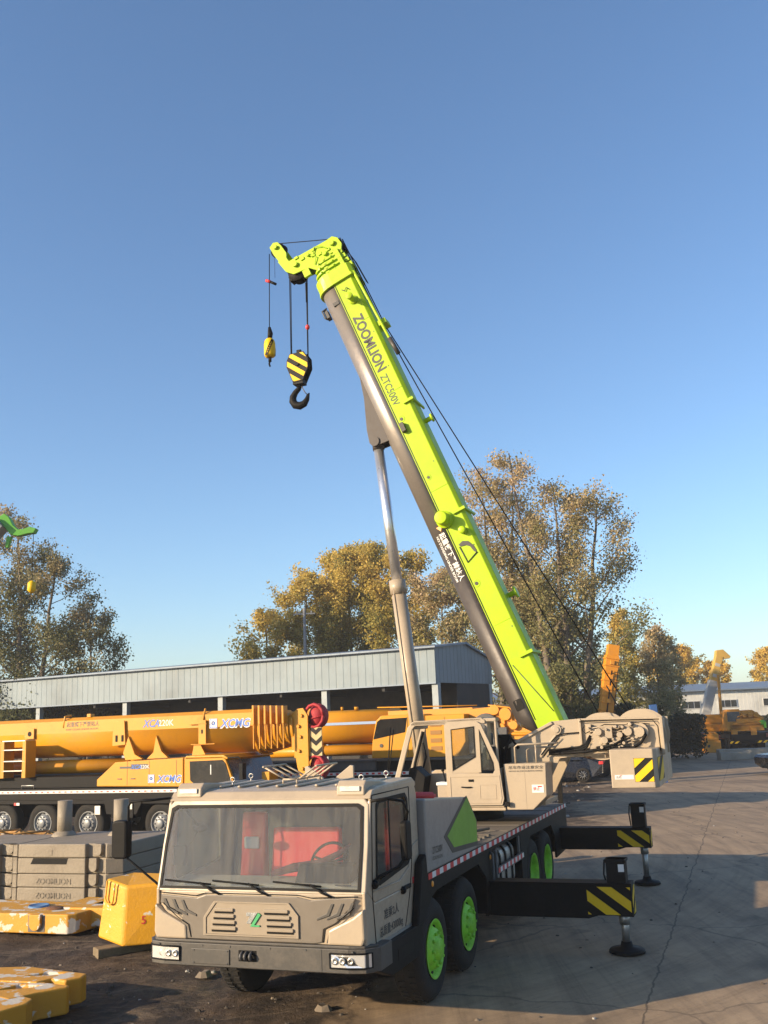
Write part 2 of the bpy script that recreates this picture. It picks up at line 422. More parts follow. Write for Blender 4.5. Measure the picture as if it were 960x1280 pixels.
# windscreen frame in slanted plane
wsM = Matrix.Translation((0, -1.955, 1.525)) @ Matrix.Rotation(math.atan2(.235, .95), 4, 'X')   # local y -> in, z up the slope
wsM = Matrix.Translation((0, -1.965, 1.52)) @ Matrix.Rotation(-math.atan2(.245, .95), 4, 'X')
H_ = .985
OW = [(-1.275, 0), (-1.275, H_ * .5), (-1.255, H_ - .06), (-1.2, H_), (1.2, H_), (1.255, H_ - .06), (1.275, H_ * .5), (1.275, 0)]
IW = [(-1.215, .05), (-1.212, H_ * .5), (-1.195, H_ - .13), (-1.15, H_ - .085), (1.13, H_ - .085), (1.17, H_ - .13), (1.19, H_ * .5), (1.19, .05)]
cab.ring(OW, IW, 'y', 0, .05, M=wsM)
for x in np.linspace(-1.0, 1.0, 9):                       # roof ribs
    cab.box(x - .02, x + .02, -1.45, -.36, 2.585, 2.612)
cab_o = cab.build('carrier_cab', [BEIGE], truck, .022, 3)
ws = MB(); ws.prism([(-1.235, .03), (-1.235, H_ * .5), (-1.21, H_ - .10), (-1.15, H_ - .065), (1.13, H_ - .065), (1.19, H_ - .10), (1.21, H_ * .5), (1.21, .03)], 'y', -.004, .002, M=wsM)
ws.build('windscreen', DUSTGLASS, cab_o)
sl = MB(); sl.ring([(-1.24, .025), (-1.24, H_ * .5), (-1.215, H_ - .09), (-1.15, H_ - .055), (1.135, H_ - .055), (1.195, H_ - .09), (1.215, H_ * .5), (1.215, .025)],
                   [(-1.212, .052), (-1.21, H_ * .5), (-1.185, H_ - .13), (-1.13, H_ - .09), (1.115, H_ - .09), (1.165, H_ - .13), (1.185, H_ * .5), (1.185, .052)], 'y', -.012, -.005, M=wsM)
sl.build('windscreen_seal', PLAST, cab_o)
for sgn in (1, -1):
    w = MB(); x = 1.262 * sgn
    w.prism([(-1.64, 1.60), (-1.57, 2.38), (-1.50, 2.42), (-.66, 2.42), (-.59, 2.36), (-.59, 1.69), (-.66, 1.65), (-1.56, 1.57)], 'x', min(x, x - .006), max(x, x - .006))
    w.build('side_window', CLRGLASS, cab_o)
    w = MB(); x0, x1 = sorted((1.276 * sgn, 1.284 * sgn))
    w.ring([(-1.665, 1.585), (-1.59, 2.40), (-1.51, 2.445), (-.65, 2.445), (-.565, 2.37), (-.565, 1.68), (-.64, 1.635), (-1.56, 1.55)],
           [(-1.625, 1.63), (-1.56, 2.35), (-1.50, 2.40), (-.67, 2.40), (-.61, 2.34), (-.61, 1.71), (-.67, 1.68), (-1.55, 1.60)], 'x', x0, x1)
    w.box(x0, x1, -1.22, -1.19, 1.62, 2.40)
    w.build('window_seal', PLAST, cab_o)
# door seams, handle, sill
d = MB()
for (a, b) in (((-1.70, 2.50), (-1.78, 1.50)), ((-1.78, 1.50), (-1.72, .99)), ((-.50, 2.50), (-.50, 1.62)), ((-.50, 1.62), (-.62, 1.30)), ((-.62, 1.30), (-.80, .99)), ((-1.70, 2.50), (-.50, 2.50))):
    d.tube([(1.277, *a), (1.277, *b)], .006, 6)
d.build('door_seam', PLAST, cab_o)
d = MB(); d.tube([(1.279, -1.76, 1.52), (1.279, -.95, 1.50), (1.279, -.62, 1.60), (1.279, -.45, 1.82), (1.279, -.28, 1.86)], .010, 6); d.build('body_crease', BEIGE, cab_o)
d = MB(); d.box(1.277, 1.30, -.86, -.60, 1.375, 1.425); d.ball((1.285, -.86, 1.385), .045, 10); d.build('door_handle', PLAST, cab_o, .008)
d = MB(); d.box(1.276, 1.284, -1.95, -.25, .955, .985); d.build('silver_sill_strip', STEEL, cab_o)
t = MB()
t.text('准乘2人', (1.279, -1.46, 1.19), (0, 1, 0), (0, 0, 1), .115, bold=.012, width=.46)
t.text('总质量:43000kg', (1.279, -1.60, 1.035), (0, 1, 0), (0, 0, 1), .115, bold=.012, width=.72)
t.build('door_lettering', INK, cab_o)
t = MB(); t.box(1.2765, 1.279, -.50, -.44, 1.40, 1.47); t.text('!', (1.2795, -.48, 1.42), (0, 1, 0), (0, 0, 1), .04, 1); t.build('warning_sticker', [RED, WHITE], cab_o)
# front dark panel, grille
g = MB()
fy = -1.99
g.prism([(-1.19, 1.485), (-.73, 1.455), (-.62, 1.49), (.50, 1.49), (.66, 1.46), (.88, 1.485), (1.17, 1.485), (1.13, 1.41), (.94, 1.24), (.80, 1.18), (.78, 1.05), (.69, 1.035), (-.86, 1.035), (-.94, 1.05), (-.91, 1.29), (-1.20, 1.40)], 'y', fy - .012, fy + .02)
g.build('front_panel', TAUPE, cab_o, .008)
g = MB()
gp = [(-.475, 1.415), (.385, 1.415), (.49, 1.30), (.49, 1.095), (-.60, 1.095), (-.60, 1.26)]
g.ring([(a * 1.06, (b - 1.25) * 1.10 + 1.25) for a, b in gp], gp, 'y', fy - .032, fy - .01)
g.prism(gp, 'y', fy - .022, fy - .011)
for sgn in (-1, 1):
    for k in range(4):
        z = 1.35 - k * .063; xi = .10 if k else .02
        a, b = (.14 - (.03 if k < 1 else 0), .40 + .02 * k) if sgn > 0 else (-.26 + .01 * k, -.50 - .012 * k)
        a, b = sorted((a, b))
        g.box(a, b, fy - .044, fy - .022, z - .020, z + .012)
        g.box(a + .005, b - .005, fy - .034, fy - .0225, z - .042, z - .019, mi=1)
g.build('grille', [GRILLE, BLACK], cab_o, .004)
lg = MB(); y = fy - .0225
lg.prism([(-.10, 1.325), (.035, 1.325), (-.05, 1.215), (-.10, 1.215), (-.055, 1.29), (-.10, 1.29)], 'y', y - .014, y, mi=0)
lg.prism([(.045, 1.325), (.075, 1.305), (-.005, 1.20), (.06, 1.20), (.06, 1.185), (-.055, 1.185), (-.03, 1.215)], 'y', y - .014, y, mi=1)
lg.build('emblem', [paint('emblem_silver', (.7, .72, .72), .2, metal=.8), paint('emblem_green', (.06, .40, .15), .3)], cab_o)
for sgn in (-1, 1):                                    # side intake chevrons
    v = MB(); yy = fy - .006
    for k in range(3):
        q = lambda x, z: (sgn * x, z)
        x0 = 1.16 - k * .115; z0 = 1.445 - k * .006
        v.prism([q(x0, z0), q(x0 - .035, z0), q(x0 - .085, z0 - .095), q(x0 - .20, z0 - .145), q(x0 - .20, z0 - .168), q(x0 - .055, z0 - .12)], 'y', yy - .016, yy)
    v.build('air_intake', BUMP, cab_o, .004)
# lower cheeks in the body beige
for sgn in (-1, 1):
    v = MB()
    q = lambda x, z: (sgn * x, z)
    v.prism([q(1.262, 1.39), q(1.14, 1.30), q(.92, 1.20), q(.86, 1.17), q(.85, 1.03), q(1.24, 1.03), q(1.268, 1.10)], 'y', -2.02, -1.93)
    v.build('front_cheek', BEIGE, cab_o, .02)
# bumper
b = MB()
bp = [(-1.39, -1.55), (-1.39, -1.88), (-1.28, -2.03), (-1.1, -2.07), (1.1, -2.07), (1.28, -2.03), (1.39, -1.88), (1.39, -1.55), (1.25, -1.55), (1.25, -1.86), (-1.25, -1.86), (-1.25, -1.55)]
b.prism(bp, 'z', .775, 1.005)
b.prism([(-1.36, -1.86), (-1.26, -2.0), (-1.1, -2.035), (1.1, -2.035), (1.26, -2.0), (1.36, -1.86)], 'z', 1.005, 1.03)
b.prism([(-1.34, -1.9), (-1.2, -2.01), (-1.1, -2.04), (1.1, -2.04), (1.2, -2.01), (1.34, -1.9)], 'z', .762, .775)
b.box(-.75, -.28, -2.082, -2.07, .80, .955)
bo = b.build('bumper', BUMP, truck, .012)
h = MB(); h.box(-.17, .04, -2.076, -2.071, .845, .955); h.build('tow_hook_recess', PLAST, bo)
h = MB()
for x in (-.12, -.07, -.01): h.tube([(x, -2.074, .86), (x, -2.12, .88), (x, -2.13, .90), (x, -2.12, .92), (x, -2.074, .94)], .016, 8)
h.build('tow_hook', DARKG, bo)
for sgn in (-1, 1):
    hl = MB()
    xa, xb = (.90, 1.33)
    q = [(sgn * xa, -2.078), (sgn * 1.1, -2.078), (sgn * 1.27, -2.04), (sgn * xb, -1.965)]
    outer = [(x, y, .965) for x, y in q] + [(x, y, .825) for x, y in reversed(q)]
    q2 = [(x, y + .05) for x, y in q]
    inner = [(x, y, .965) for x, y in q2] + [(x, y, .825) for x, y in reversed(q2)]
    hl.loft([outer, inner], 0)
    fr = MB()
    fr.tube([(x, y - .004, z) for x, y, z in outer + outer[:1]], .010, 6); 
    ho = hl.build('headlight', LAMP, bo)
    fr.build('headlight_rim', PLAST, ho)
    l2 = MB()
    for k in range(4):
        x = sgn * (.955 + .085 * k); yy = -2.082 if k < 2 else (-2.062 if k < 3 else -2.03)
        l2.lathe([(.034, -.004), (.036, .010), (.020, .006), (.004, -.002)], (x, yy, .895), (0, -1, 0), 14)
    l2.build('lamp_bulb_cup', [STEEL], ho)
pn = MB()
for x in (-1.17, -.62, -.28, .2, .62, 1.15): pn.cyl((x, -2.076, .985), (x, -2.068, .985), .010, n=8)
for x in (-.72, -.31): 
    for z in (.815, .94): pn.cyl((x, -2.088, z), (x, -2.08, z), .009, n=8)
pn.box(-.93, -.90, -2.074, -2.0675, .80, 1.0); pn.box(.80, .803, -2.074, -2.0675, .78, 1.0); pn.box(-1.05, 1.05, -2.073, -2.0675, .788, .793)
pn.build('bumper_fastening', DARKG, bo)
pn = MB()
for s_2 in (-1, 1): pn.tube([(s_2 * .80, -2.005, 1.05), (s_2 * .83, -2.012, 1.18), (s_2 * .96, -2.014, 1.25), (s_2 * 1.16, -2.014, 1.40)], .005, 5)
pn.tube([(-1.22, -1.992, 1.508), (-.74, -1.996, 1.48), (-.62, -1.998, 1.512), (.5, -1.998, 1.512), (.66, -1.996, 1.485), (1.2, -1.992, 1.508)], .005, 5)
pn.build('panel_gap', PLAST, cab_o)
# wipers
for (x0, x1, z1) in ((-.44, -1.16, 1.66), (.16, -.55, 1.70), (.90, .20, 1.70)):
    w = MB(); w.tube([(x0, -2.0, 1.50), (x0 - .1, -2.005, 1.535), ((x0 + x1) / 2 + .1, -1.985, 1.615)], .012, 6)
    w.tube([(x0 - .12, -1.99, 1.60), (x1, -1.965, 1.635)], .011, 6)
    w.build('wiper', PLAST, cab_o)
# interior
it = MB()
it.box(-1.2, 1.2, -1.86, -1.40, 1.30, 1.56); it.prism([(-1.88, 1.5), (-1.42, 1.5), (-1.46, 1.62), (-1.80, 1.585)], 'x', -1.18, 1.16)
it.build('dashboard', CREAM, cab_o, .02)
it = MB()
for x in (.55, .98): it.box(x - .09, x + .09, -1.872, -1.84, 1.586, 1.60)
it.prism([(-1.75, 1.58), (-1.45, 1.60), (-1.50, 1.78), (-1.62, 1.76)], 'x', .35, 1.0)
it.build('instrument_cowl', PLAST, cab_o, .02)
for (xa, xb, zt) in ((-.76, -.44, 2.26), (-.34, .54, 2.08)):
    s_ = MB()
    s_.prism([(-.98, 1.55), (-.90, zt), (-.82, zt), (-.80, 1.40), (-1.40, 1.36), (-1.42, 1.46), (-1.02, 1.50)], 'x', xa, xb)
    if xa > 0: s_.box(xa + .25, xb - .25, -.95, -.84, 2.16, 2.30)
    s_.build('seat', SEATRED, cab_o, .03, 3)
s_ = MB(); s_.box(-.70, -.50, -.975, -.945, 1.84, 1.98); s_.build('seat_badge', WHITE, cab_o, .02)
s_ = MB()
s_.box(1.02, 1.10, -.60, -.5, 1.55, 2.42)
s_.box(1.14, 1.2, -1.0, -.6, 1.45, 2.3)
s_.build('red_trim_strip', SEATRED, cab_o)
s_ = MB()
cM = rot(.58, -1.30, 1.74, rx=R(62))
pts = [(.23 * math.cos(t), .23 * math.sin(t), 0) for t in np.linspace(0, 2 * PI, 29)]
s_.tube(pts, .017, 8, M=cM)
for t in (0.3, 2.84, 4.71): s_.tube([(0, 0, 0), (.22 * math.cos(t), .22 * math.sin(t), 0)], .016, 6, M=cM)
s_.cyl((0, 0, -.35), (0, 0, .02), .03, M=cM)
s_.build('steering_wheel', PLAST, cab_o)
# hanging cloth lying over dash
s_ = MB(); s_.tube([(.0, -1.62, 1.66), (.25, -1.55, 1.72), (.55, -1.5, 1.76), (.78, -1.45, 1.87), (.90, -1.42, 1.96)], [.03, .05, .045, .03, .012], 8)
s_.build('crumpled_cloth', paint('dark_red_cloth', (.10, .02, .02), .9), cab_o)
s_ = MB(); s_.ball((-.92, -1.62, 2.16), .10, 14, sc=(1, .5, .55)); s_.tube([(-.92, -1.66, 2.18), (-1.05, -1.72, 2.36), (-1.14, -1.73, 2.42)], .012, 6); s_.tube([(-.92, -1.62, 2.16), (-1.0, -1.74, 1.95), (-1.02, -1.82, 1.78)], .010, 6)
s_.box(-1.16, -1.0, -1.80, -1.76, 1.76, 1.98)
s_.build('inside_mirror', PLAST, cab_o)
s_ = MB(); s_.prism([(-1.55, 2.38), (-.9, 2.42), (-.9, 2.46), (-1.6, 2.46)], 'x', -1.15, 1.15); s_.box(-1.2, 1.2, -.275, -.262, 1.05, 2.47); s_.build('headliner', paint('grey_felt', (.14, .14, .13), .8), cab_o)
# roof lamps, rack, eyes
for sgn in (-1, 1):
    l = MB(); xa, xb = sorted((sgn * .86, sgn * 1.19))
    l.prism([(-1.70, 2.50), (-1.69, 2.60), (-1.62, 2.66), (-1.2, 2.63), (-.98, 2.59), (-1.1, 2.55)], 'x', xa, xb)
    lo = l.build('roof_lamp', BEIGE, cab_o, .015)
    l = MB(); l.box(xa + .05, xb - .05, -1.712, -1.696, 2.55, 2.60); l.build('lamp_lens', LAMP, lo)
rk = MB()
for (x0, x1) in ((-.34, -.08), (.36, .10)):
    for k in range(4):
        y = -1.12 + k * .19
        rk.tube([(x0, y, 2.80), (x1, y + .05, 2.65)], .012, 6)
    rk.tube([(x0, -1.14, 2.80), (x0, -.52, 2.80)], .012, 6); rk.tube([(x1, -1.12, 2.65), (x1, -.46, 2.65)], .012, 6); rk.tube([(x1, -1.12, 2.65), (x1, -1.12, 2.60)], .012, 6); rk.tube([(x1, -.46, 2.65), (x1, -.46, 2.60)], .012, 6)
rk.tube([(-.08, -1.12, 2.65), (.10, -1.12, 2.65)], .012, 6)
rk.build('roof_rack', BEIGE, cab_o)
ey = MB()
for x, y in ((-.72, -1.2), (1.02, -.55), (.98, -1.25), (-.85, -.5)):
    ey.cyl((x, y, 2.58), (x, y, 2.64), .010, n=8); pts = [(x + .028 * math.cos(t), y, 2.665 + .028 * math.sin(t)) for t in np.linspace(0, 2 * PI, 13)]; ey.tube(pts, .008, 6)
ey.build('lifting_eye', STEEL, cab_o)
br = MB()
for sgn in (-1, 1):
    br.prism([(.06 + sgn * .07, 2.40), (.06 + sgn * .34, 2.40), (.06 + sgn * .34, 2.74), (.06 + sgn * .30, 2.75), (.06 + sgn * .09, 2.60)], 'y', -.10, -.06)
br.box(-.35, .45, -.14, -.02, 1.4, 2.42)
br.build('boom_rest', BEIGE, truck, .006)
# mirrors
m_ = MB(); m_.prism(rounded(-1.535, -1.355, 1.80, 2.21, .05), 'x', 1.52, 1.60); 
mo = m_.build('mirror', PLAST, cab_o, .02)
m_ = MB(); m_.tube([(1.27, -1.72, 2.44), (1.42, -1.62, 2.46), (1.56, -1.50, 2.42), (1.585, -1.42, 2.30), (1.56, -1.44, 2.2)], .016, 8)
m_.tube([(1.27, -1.74, 1.60), (1.32, -1.70, 1.66), (1.50, -1.55, 1.74), (1.57, -1.48, 1.85)], .018, 8); m_.ball((1.29, -1.74, 1.59), .05, 10)
m_.build('mirror_arm', PLAST, mo)
m_ = MB(); m_.prism(rounded(-1.50, -1.39, 1.84, 2.17, .03), 'x', 1.512, 1.520, M=rot(0, 0, 0)); 
m_.build('mirror_glass', DKGLASS, mo)
m_ = MB(); m_.prism(rounded(-1.93, -1.72, 1.84, 2.27, .05), 'y', -1.93, -1.80); 
mo = m_.build('mirror', PLAST, cab_o, .025)
m_ = MB(); m_.tube([(-1.27, -1.70, 2.50), (-1.45, -1.86, 2.49), (-1.70, -1.87, 2.48), (-1.735, -1.87, 2.42), (-1.735, -1.87, 1.84), (-1.33, -1.88, 1.58), (-1.28, -1.85, 1.52)], .014, 8)
m_.build('mirror_arm', PLAST, mo)
# ---- cab skirt / step, fender
k = MB()
k.prism([(-1.86, .955), (-.24, .955), (-.24, .88), (-.62, .62), (-1.45, .62), (-1.86, .76)], 'x', 1.24, 1.345)
k.prism([(-1.86, .955), (-.24, .955), (-.24, .88), (-.62, .62), (-1.45, .62), (-1.86, .76)], 'x', -1.345, -1.24)
ko = k.build('cab_skirt', BLACK, truck, .01)
k = MB(); k.box(1.346, 1.350, -1.25, -.75, .72, .84); k.build('step_recess', PLAST, ko)
k = MB(); k.lathe([(.001, .012), (.03, .010), (.035, 0)], (1.346, -1.62, .86), (1, 0, 0), 12); k.build('side_marker_lamp', ORANGE, ko)
k = MB()
for sgn in (-1, 1):
    a, b2 = sorted((1.276 * sgn, 1.37 * sgn))
    k.prism([(-.62, .95), (-.40, 1.62), (-.22, 1.70), (-.18, 1.40), (-.16, 1.12), (-.40, .95)], 'x', a, b2)
k.build('fender', BLACK, truck, .02)
# ---- grey engine cover behind the cab
e = MB()
e.prism([(-.17, 1.46), (-.17, 2.33), (1.62, 2.20), (2.06, 1.86), (2.06, 1.46)], 'x', .70, 1.365)
eo = e.build('engine_cover', SILVER, truck, .025, 3)
e = MB(); x = 1.366
e.prism([(.52, 1.80), (.86, 1.56), (2.05, 1.50), (2.08, 1.85), (1.64, 2.215), (1.52, 2.20)], 'x', x, x + .003, mi=1)
e.prism([(.66, 1.79), (.93, 1.62), (2.05, 1.56), (2.05, 1.84), (1.64, 2.195)], 'x', x + .003, x + .006, mi=0)
e.build('green_decal', [paint('green_decal_film', (.20, .42, .02), .5), INK], eo)
e = MB(); e.text('ZTC500V', (1.369, .02, 1.66), (0, 1, -.03), (0, 0, 1), .11, bold=.01, width=.42); e.text('ZOOMLION', (1.369, .02, 1.585), (0, 1, -.03), (0, 0, 1), .06, width=.40); 
e.build('cover_lettering', INK, eo)
e = MB(); e.box(-1.3, .65, .05, .9, 1.46, 2.05); e.box(-1.0, .5, -.1, .05, 1.46, 1.9); e.build('radiator_housing', DARKG, truck, .02)
e = MB(); e.tube([(.55, -.05, 2.30), (.72, .10, 2.345), (1.0, .3, 2.33), (1.25, .5, 2.31)], .05, 10); e.box(.75, 1.2, .62, .8, 2.27, 2.31); e.build('red_hose', RED, truck)
# ---- chassis
c = MB()
c.box(-.5, .5, -1.7, 8.7, .72, 1.28); c.box(-1.33, 1.33, -.16, 8.85, 1.38, 1.44)
for sgn in (-1, 1):
    a, b2 = sorted((1.32 * sgn, 1.36 * sgn))
    c.prism([(-.17, 1.46), (8.85, 1.46), (8.85, .60), (7.62, .56), (7.55, .95), (7.26, 1.20), (5.5, 1.22), (5.15, 1.05), (5.02, .55), (4.72, .55), (4.68, 1.33), (2.98, 1.33), (2.98, .48), (2.45, .48), (2.45, 1.0), (2.08, 1.24), (.16, 1.22), (-.10, 1.16), (-.17, 1.1)], 'x', a, b2)
    a, b2 = sorted((.9 * sgn, 1.32 * sgn))
    c.box(a, b2, 2.5, 2.96, .5, 1.38); c.box(a, b2, 7.95, 8.5, .62, 1.38); c.box(a, b2, 4.73, 5.0, .6, 1.38)
c.box(-.9, .9, 2.5, 2.96, .45, 1.0); c.box(-.9, .9, 7.95, 8.5, .62, 1.1)
c.box(.5, 1.3, 8.5, 8.8, .65, 1.38); c.box(-1.3, -.5, 8.5, 8.8, .65, 1.38)
for y in (0, 1.45, 5.63, 6.79): c.cyl((-1.0, y, .58), (1.0, y, .58), .1, n=12)
ch = c.build('chassis', BLACK, truck, .006)
c = MB(); c.box(-1.355, 1.355, 2.1, 8.84, 1.462, 1.468); c.box(-.68, .68, .95, 2.1, 1.462, 1.468)
for y in np.arange(2.4, 8.8, .8): c.box(-1.33, 1.33, y, y + .02, 1.468, 1.476)
c.tube([(.9, 2.6, 1.50), (1.0, 3.0, 1.52), (.8, 3.5, 1.5), (1.05, 3.9, 1.52)], .022, 6)
for k_ in range(5): c.box(.75, 1.2, 2.3 + k_ * .25, 2.42 + k_ * .25, 1.468, 1.50)
c.build('deck_plate', DECK, ch)
c = MB()
i = 0; y = -.16
while y < 8.8:
    c.box(1.361, 1.364, y, y + .148, 1.385, 1.455, mi=i % 2); y += .15; i += 1
y = 3.02
while y < 4.6: c.box(1.40, 1.403, y, y + .118, .98, 1.05, mi=i % 2); y += .12; i += 1
c.build('reflective_tape', [RED, WHITE], ch)
c = MB(); c.box(1.37, 1.40, 3.0, 4.66, .965, 1.065); c.box(1.34, 1.37, 3.02, 3.12, .98, 1.33); c.box(1.34, 1.37, 4.5, 4.6, .98, 1.33)
c.tube([(1.36, 2.72, .60), (1.40, 2.72, .62), (1.40, 2.72, 1.3), (1.36, 2.72, 1.32)], .02, 6); c.tube([(1.36, 2.90, .60), (1.40, 2.90, .62), (1.40, 2.90, 1.3), (1.36, 2.90, 1.32)], .02, 6)
c.build('side_guard', DARKG, ch)
c = MB(); c.prism(rounded(.72, 1.30, .60, 1.28, .16, 5), 'y', 3.15, 4.45)
tk = c.build('fuel_tank', STEEL, ch, .02)
c = MB()
for y in (3.45, 3.80, 4.2): c.ring(rounded(.70, 1.32, .58, 1.30, .17, 5), rounded(.715, 1.305, .595, 1.285, .16, 5), 'y', y, y + .06)
c.build('tank_strap', BLACK, tk)
c = MB(); c.lathe([(.001, .012), (.03, .010), (.035, 0)], (1.362, -.02, 1.32), (1, 0, 0), 12); c.lathe([(.001, .012), (.03, .010), (.035, 0)], (1.362, 2.72, 1.25), (1, 0, 0), 12); c.build('side_marker_lamp', ORANGE, ch)
c = MB(); c.box(1.25, 1.34, 8.7, 8.78, 1.46, 2.0); c.tube([(1.3, 8.8, 1.46), (1.3, 8.85, 1.9), (1.3, 8.6, 1.95)], .02, 6); c.build('rear_post', BLACK, ch)
for y, dual in ((0, False), (1.4546, False), (5.6301, True), (6.7933, True)):
    make_wheel(truck, 1.345, y, .578, .578, 1, GREENRIM, dual)
    make_wheel(truck, -1.345, y, .578, .578, -1, GREENRIM, dual)
# ---- outriggers
def outrigger(y0, x_end, z0, z1, sgn, jt):
    o = MB(); q = lambda a, b2: sorted((a * sgn, b2 * sgn))
    a, b2 = q(1.36, x_end)
    e0 = x_end - .62
    pts = [(1.30, z0), (1.5, z0 - .012), (e0, z0 - .012), (e0 + .14, z0 + .03), (e0 + .36, z0 + .035), (x_end, z0 + .02), (x_end, z1), (1.30, z1)]
    o.prism([(p[0] * sgn, p[1]) for p in pts], 'y', y0, y0 + .30)
    o.prism([(1.30 * sgn, z1), (x_end * sgn, z1), (x_end * sgn, z1 + .02), (1.30 * sgn, z1 + .02)], 'y', y0 - .015, y0 + .31)
    oo = o.build('outrigger_beam', BLACK, truck, .006)
    o = MB()
    if x_end - 1.36 > 1:
        poly = rect(x_end - .62, x_end - .02, z0 + .045, z1 - .03)
        if sgn > 0:
            for b_ in bands(poly, .235, .5, -.72, .05): o.prism(b_, 'y', y0 - .004, y0 - .0005)
        rp = rect(y0 + .02, y0 + .28, z0 + .05, z1 - .03)
        for b_ in bands(rp, .22, .5, .7): o.prism(b_, 'x', *sorted(((x_end + .001) * sgn, (x_end + .004) * sgn)))
        o.build('warning_stripes', YSTR, oo)
    o = MB(); jx = (x_end - .20) * sgn
    o.lathe([(.03, -.005), (.03, 0.001)], ((x_end - .45) * sgn, y0 - .001, (z0 + z1) / 2), (0, -1, 0), 12, mi=0)
    o.lathe([(.03, -.005), (.03, 0.001)], (2.0 * sgn, y0 - .001, (z0 + z1) / 2 + .02), (0, -1, 0), 12, mi=0)
    o.box(jx - .13, jx + .13, y0 + .02, y0 + .28, z1 + .02, jt); o.box(jx - .155, jx + .145, y0 + .0, y0 + .30, jt - .04, jt)
    o.tube([(jx - .16, y0 + .1, jt - .04), (jx - .17, y0 + .05, jt - .2), (jx - .15, y0 + .05, z1 + .05)], .014, 6)
    jo = o.build('jack_housing', BLACK, oo, .006)
    o = MB(); o.cyl((jx + .05, y0 + .15, .12), (jx + .05, y0 + .15, z0 + .05), .055, n=20); o.cyl((jx + .05, y0 + .15, z0 - .1), (jx + .05, y0 + .15, z0 + .05), .075, n=20)
    o.build('jack_rod', STEEL, jo)
    o = MB(); o.lathe([(.001, .15), (.07, .15), (.09, .08), (.22, .06), (.24, .045), (.25, .012), (.21, .0), (.001, 0)], (jx + .05, y0 + .15, 0.004), (0, 0, 1), 28)
    o.build('jack_pad', BLACK, jo)
    o = MB(); o.box(jx + .04, jx + .12, y0 + .012, y0 + .019, jt - .16, jt - .06); o.build('jack_sticker', WHITE, jo)
outrigger(2.59, 3.385, .475, .915, 1, 1.245); outrigger(8.09, 3.09, .66, 1.035, 1, 1.50)
outrigger(2.59, 2.6, .475, .915, -1, 1.245); outrigger(8.09, 2.6, .66, 1.035, -1, 1.50)

# ---- superstructure
SM = Matrix.Translation((-.24, 6.05, 0)) @ Matrix.Rotation(-(R(20.4) - .3555), 4, 'Z')
s = MB(SM); s.cyl((.24, 0, 1.44), (.24, 0, 1.66), .74, n=40); s.cyl((.24, 0, 1.66), (.24, 0, 1.72), .80, n=40)
s.build('turntable', BLACK, truck)
s = MB(SM)
PL = [(1.22, 2.72), (2.12, 3.145), (2.45, 3.165), (2.62, 3.175), (2.62, 2.555), (2.22, 2.51), (1.86, 1.86), (1.2, 1.72), (-.75, 1.72), (-.8, 2.05), (-.45, 2.30), (.9, 2.30)]
s.prism(PL, 'y', -.60, -.55); s.prism(PL, 'y', .55, .60)
s.box(-.7, 1.9, -.55, .55, 1.72, 1.80); s.box(2.3, 2.6, -.55, .55, 2.52, 2.6)
PR = [(2.62, 3.175), (4.02, 3.15), (4.0, 2.53), (2.62, 2.555)]
s.prism(PR, 'y', -.60, -.57); s.prism(PR, 'y', .27, .30); s.box(3.94, 3.97, -.57, .27, 2.55, 3.12); s.box(2.6, 3.97, -.57, .27, 2.53, 2.56)
s.prism([(1.22, 2.72), (2.12, 3.145), (2.14, 3.10), (1.26, 2.68)], 'y', -.64, -.60); s.prism([(2.62, 3.175), (4.02, 3.15), (4.02, 3.12), (2.62, 3.145)], 'y', -.65, -.60)
s.prism([(2.28, 3.05), (1.85, 2.55), (1.9, 2.53), (2.33, 3.03)], 'y', -.63, -.60); s.box(2.60, 2.64, -.66, -.60, 2.56, 3.17); s.box(3.96, 4.01, -.66, -.60, 2.54, 3.15)
s.cyl((2.20, -.65, 3.0), (2.20, -.60, 3.0), .09, n=20); s.cyl((2.20, -.67, 3.0), (2.20, -.65, 3.0), .055, n=20)
for x in (3.0, 3.25, 3.5, 3.72): s.box(x, x + .015, -.64, -.60, 2.50, 2.58)
sf = s.build('slewing_frame', BEIGE, truck, .006)
s = MB(SM)                                                # hydraulic gear on the plate
rnd = random.Random(3)
for (x, z, w, h, dp) in ((2.95, 2.84, .20, .30, .16), (3.12, 2.92, .12, .18, .20), (3.24, 2.78, .14, .12, .15), (3.40, 2.95, .12, .16, .14), (3.52, 2.82, .10, .10, .12), (2.86, 2.70, .16, .10, .12), (3.05, 2.66, .12, .08, .14), (3.30, 3.02, .22, .05, .1), (2.78, 3.0, .07, .14, .1)):
    s.box(x - w / 2, x + w / 2, -.60 - dp, -.60, z - h / 2, z + h / 2)
for (x, z, r_, dp) in ((3.62, 2.92, .15, .10), (3.62, 2.92, .09, .16), (3.44, 2.93, .07, .2), (2.95, 2.94, .06, .24), (3.04, 2.80, .06, .22), (3.16, 2.72, .045, .2), (2.80, 2.86, .05, .14), (3.3, 2.88, .05, .2)):
    s.cyl((x, -.60 - dp, z), (x, -.60, z), r_, n=16)
for _ in range(26):
    x = rnd.uniform(2.75, 3.6); z = rnd.uniform(2.66, 3.06); r_ = rnd.uniform(.015, .03)
    s.cyl((x, -.60 - rnd.uniform(.1, .26), z), (x, -.60, z), r_, n=8)
for k_ in range(7):
    z = 2.70 + .05 * k_; s.tube([(2.8, -.70 - .02 * (k_ % 3), z), (3.0, -.76, z + .03), (3.25, -.72, z - .02), (3.5, -.74, z + .06)], .010, 6)
s.cyl((3.62, -.62, 2.60), (3.62, -.78, 2.60), .035, n=10)
s.build('hydraulic_valves', BEIGE, sf, .004)
s = MB(SM)
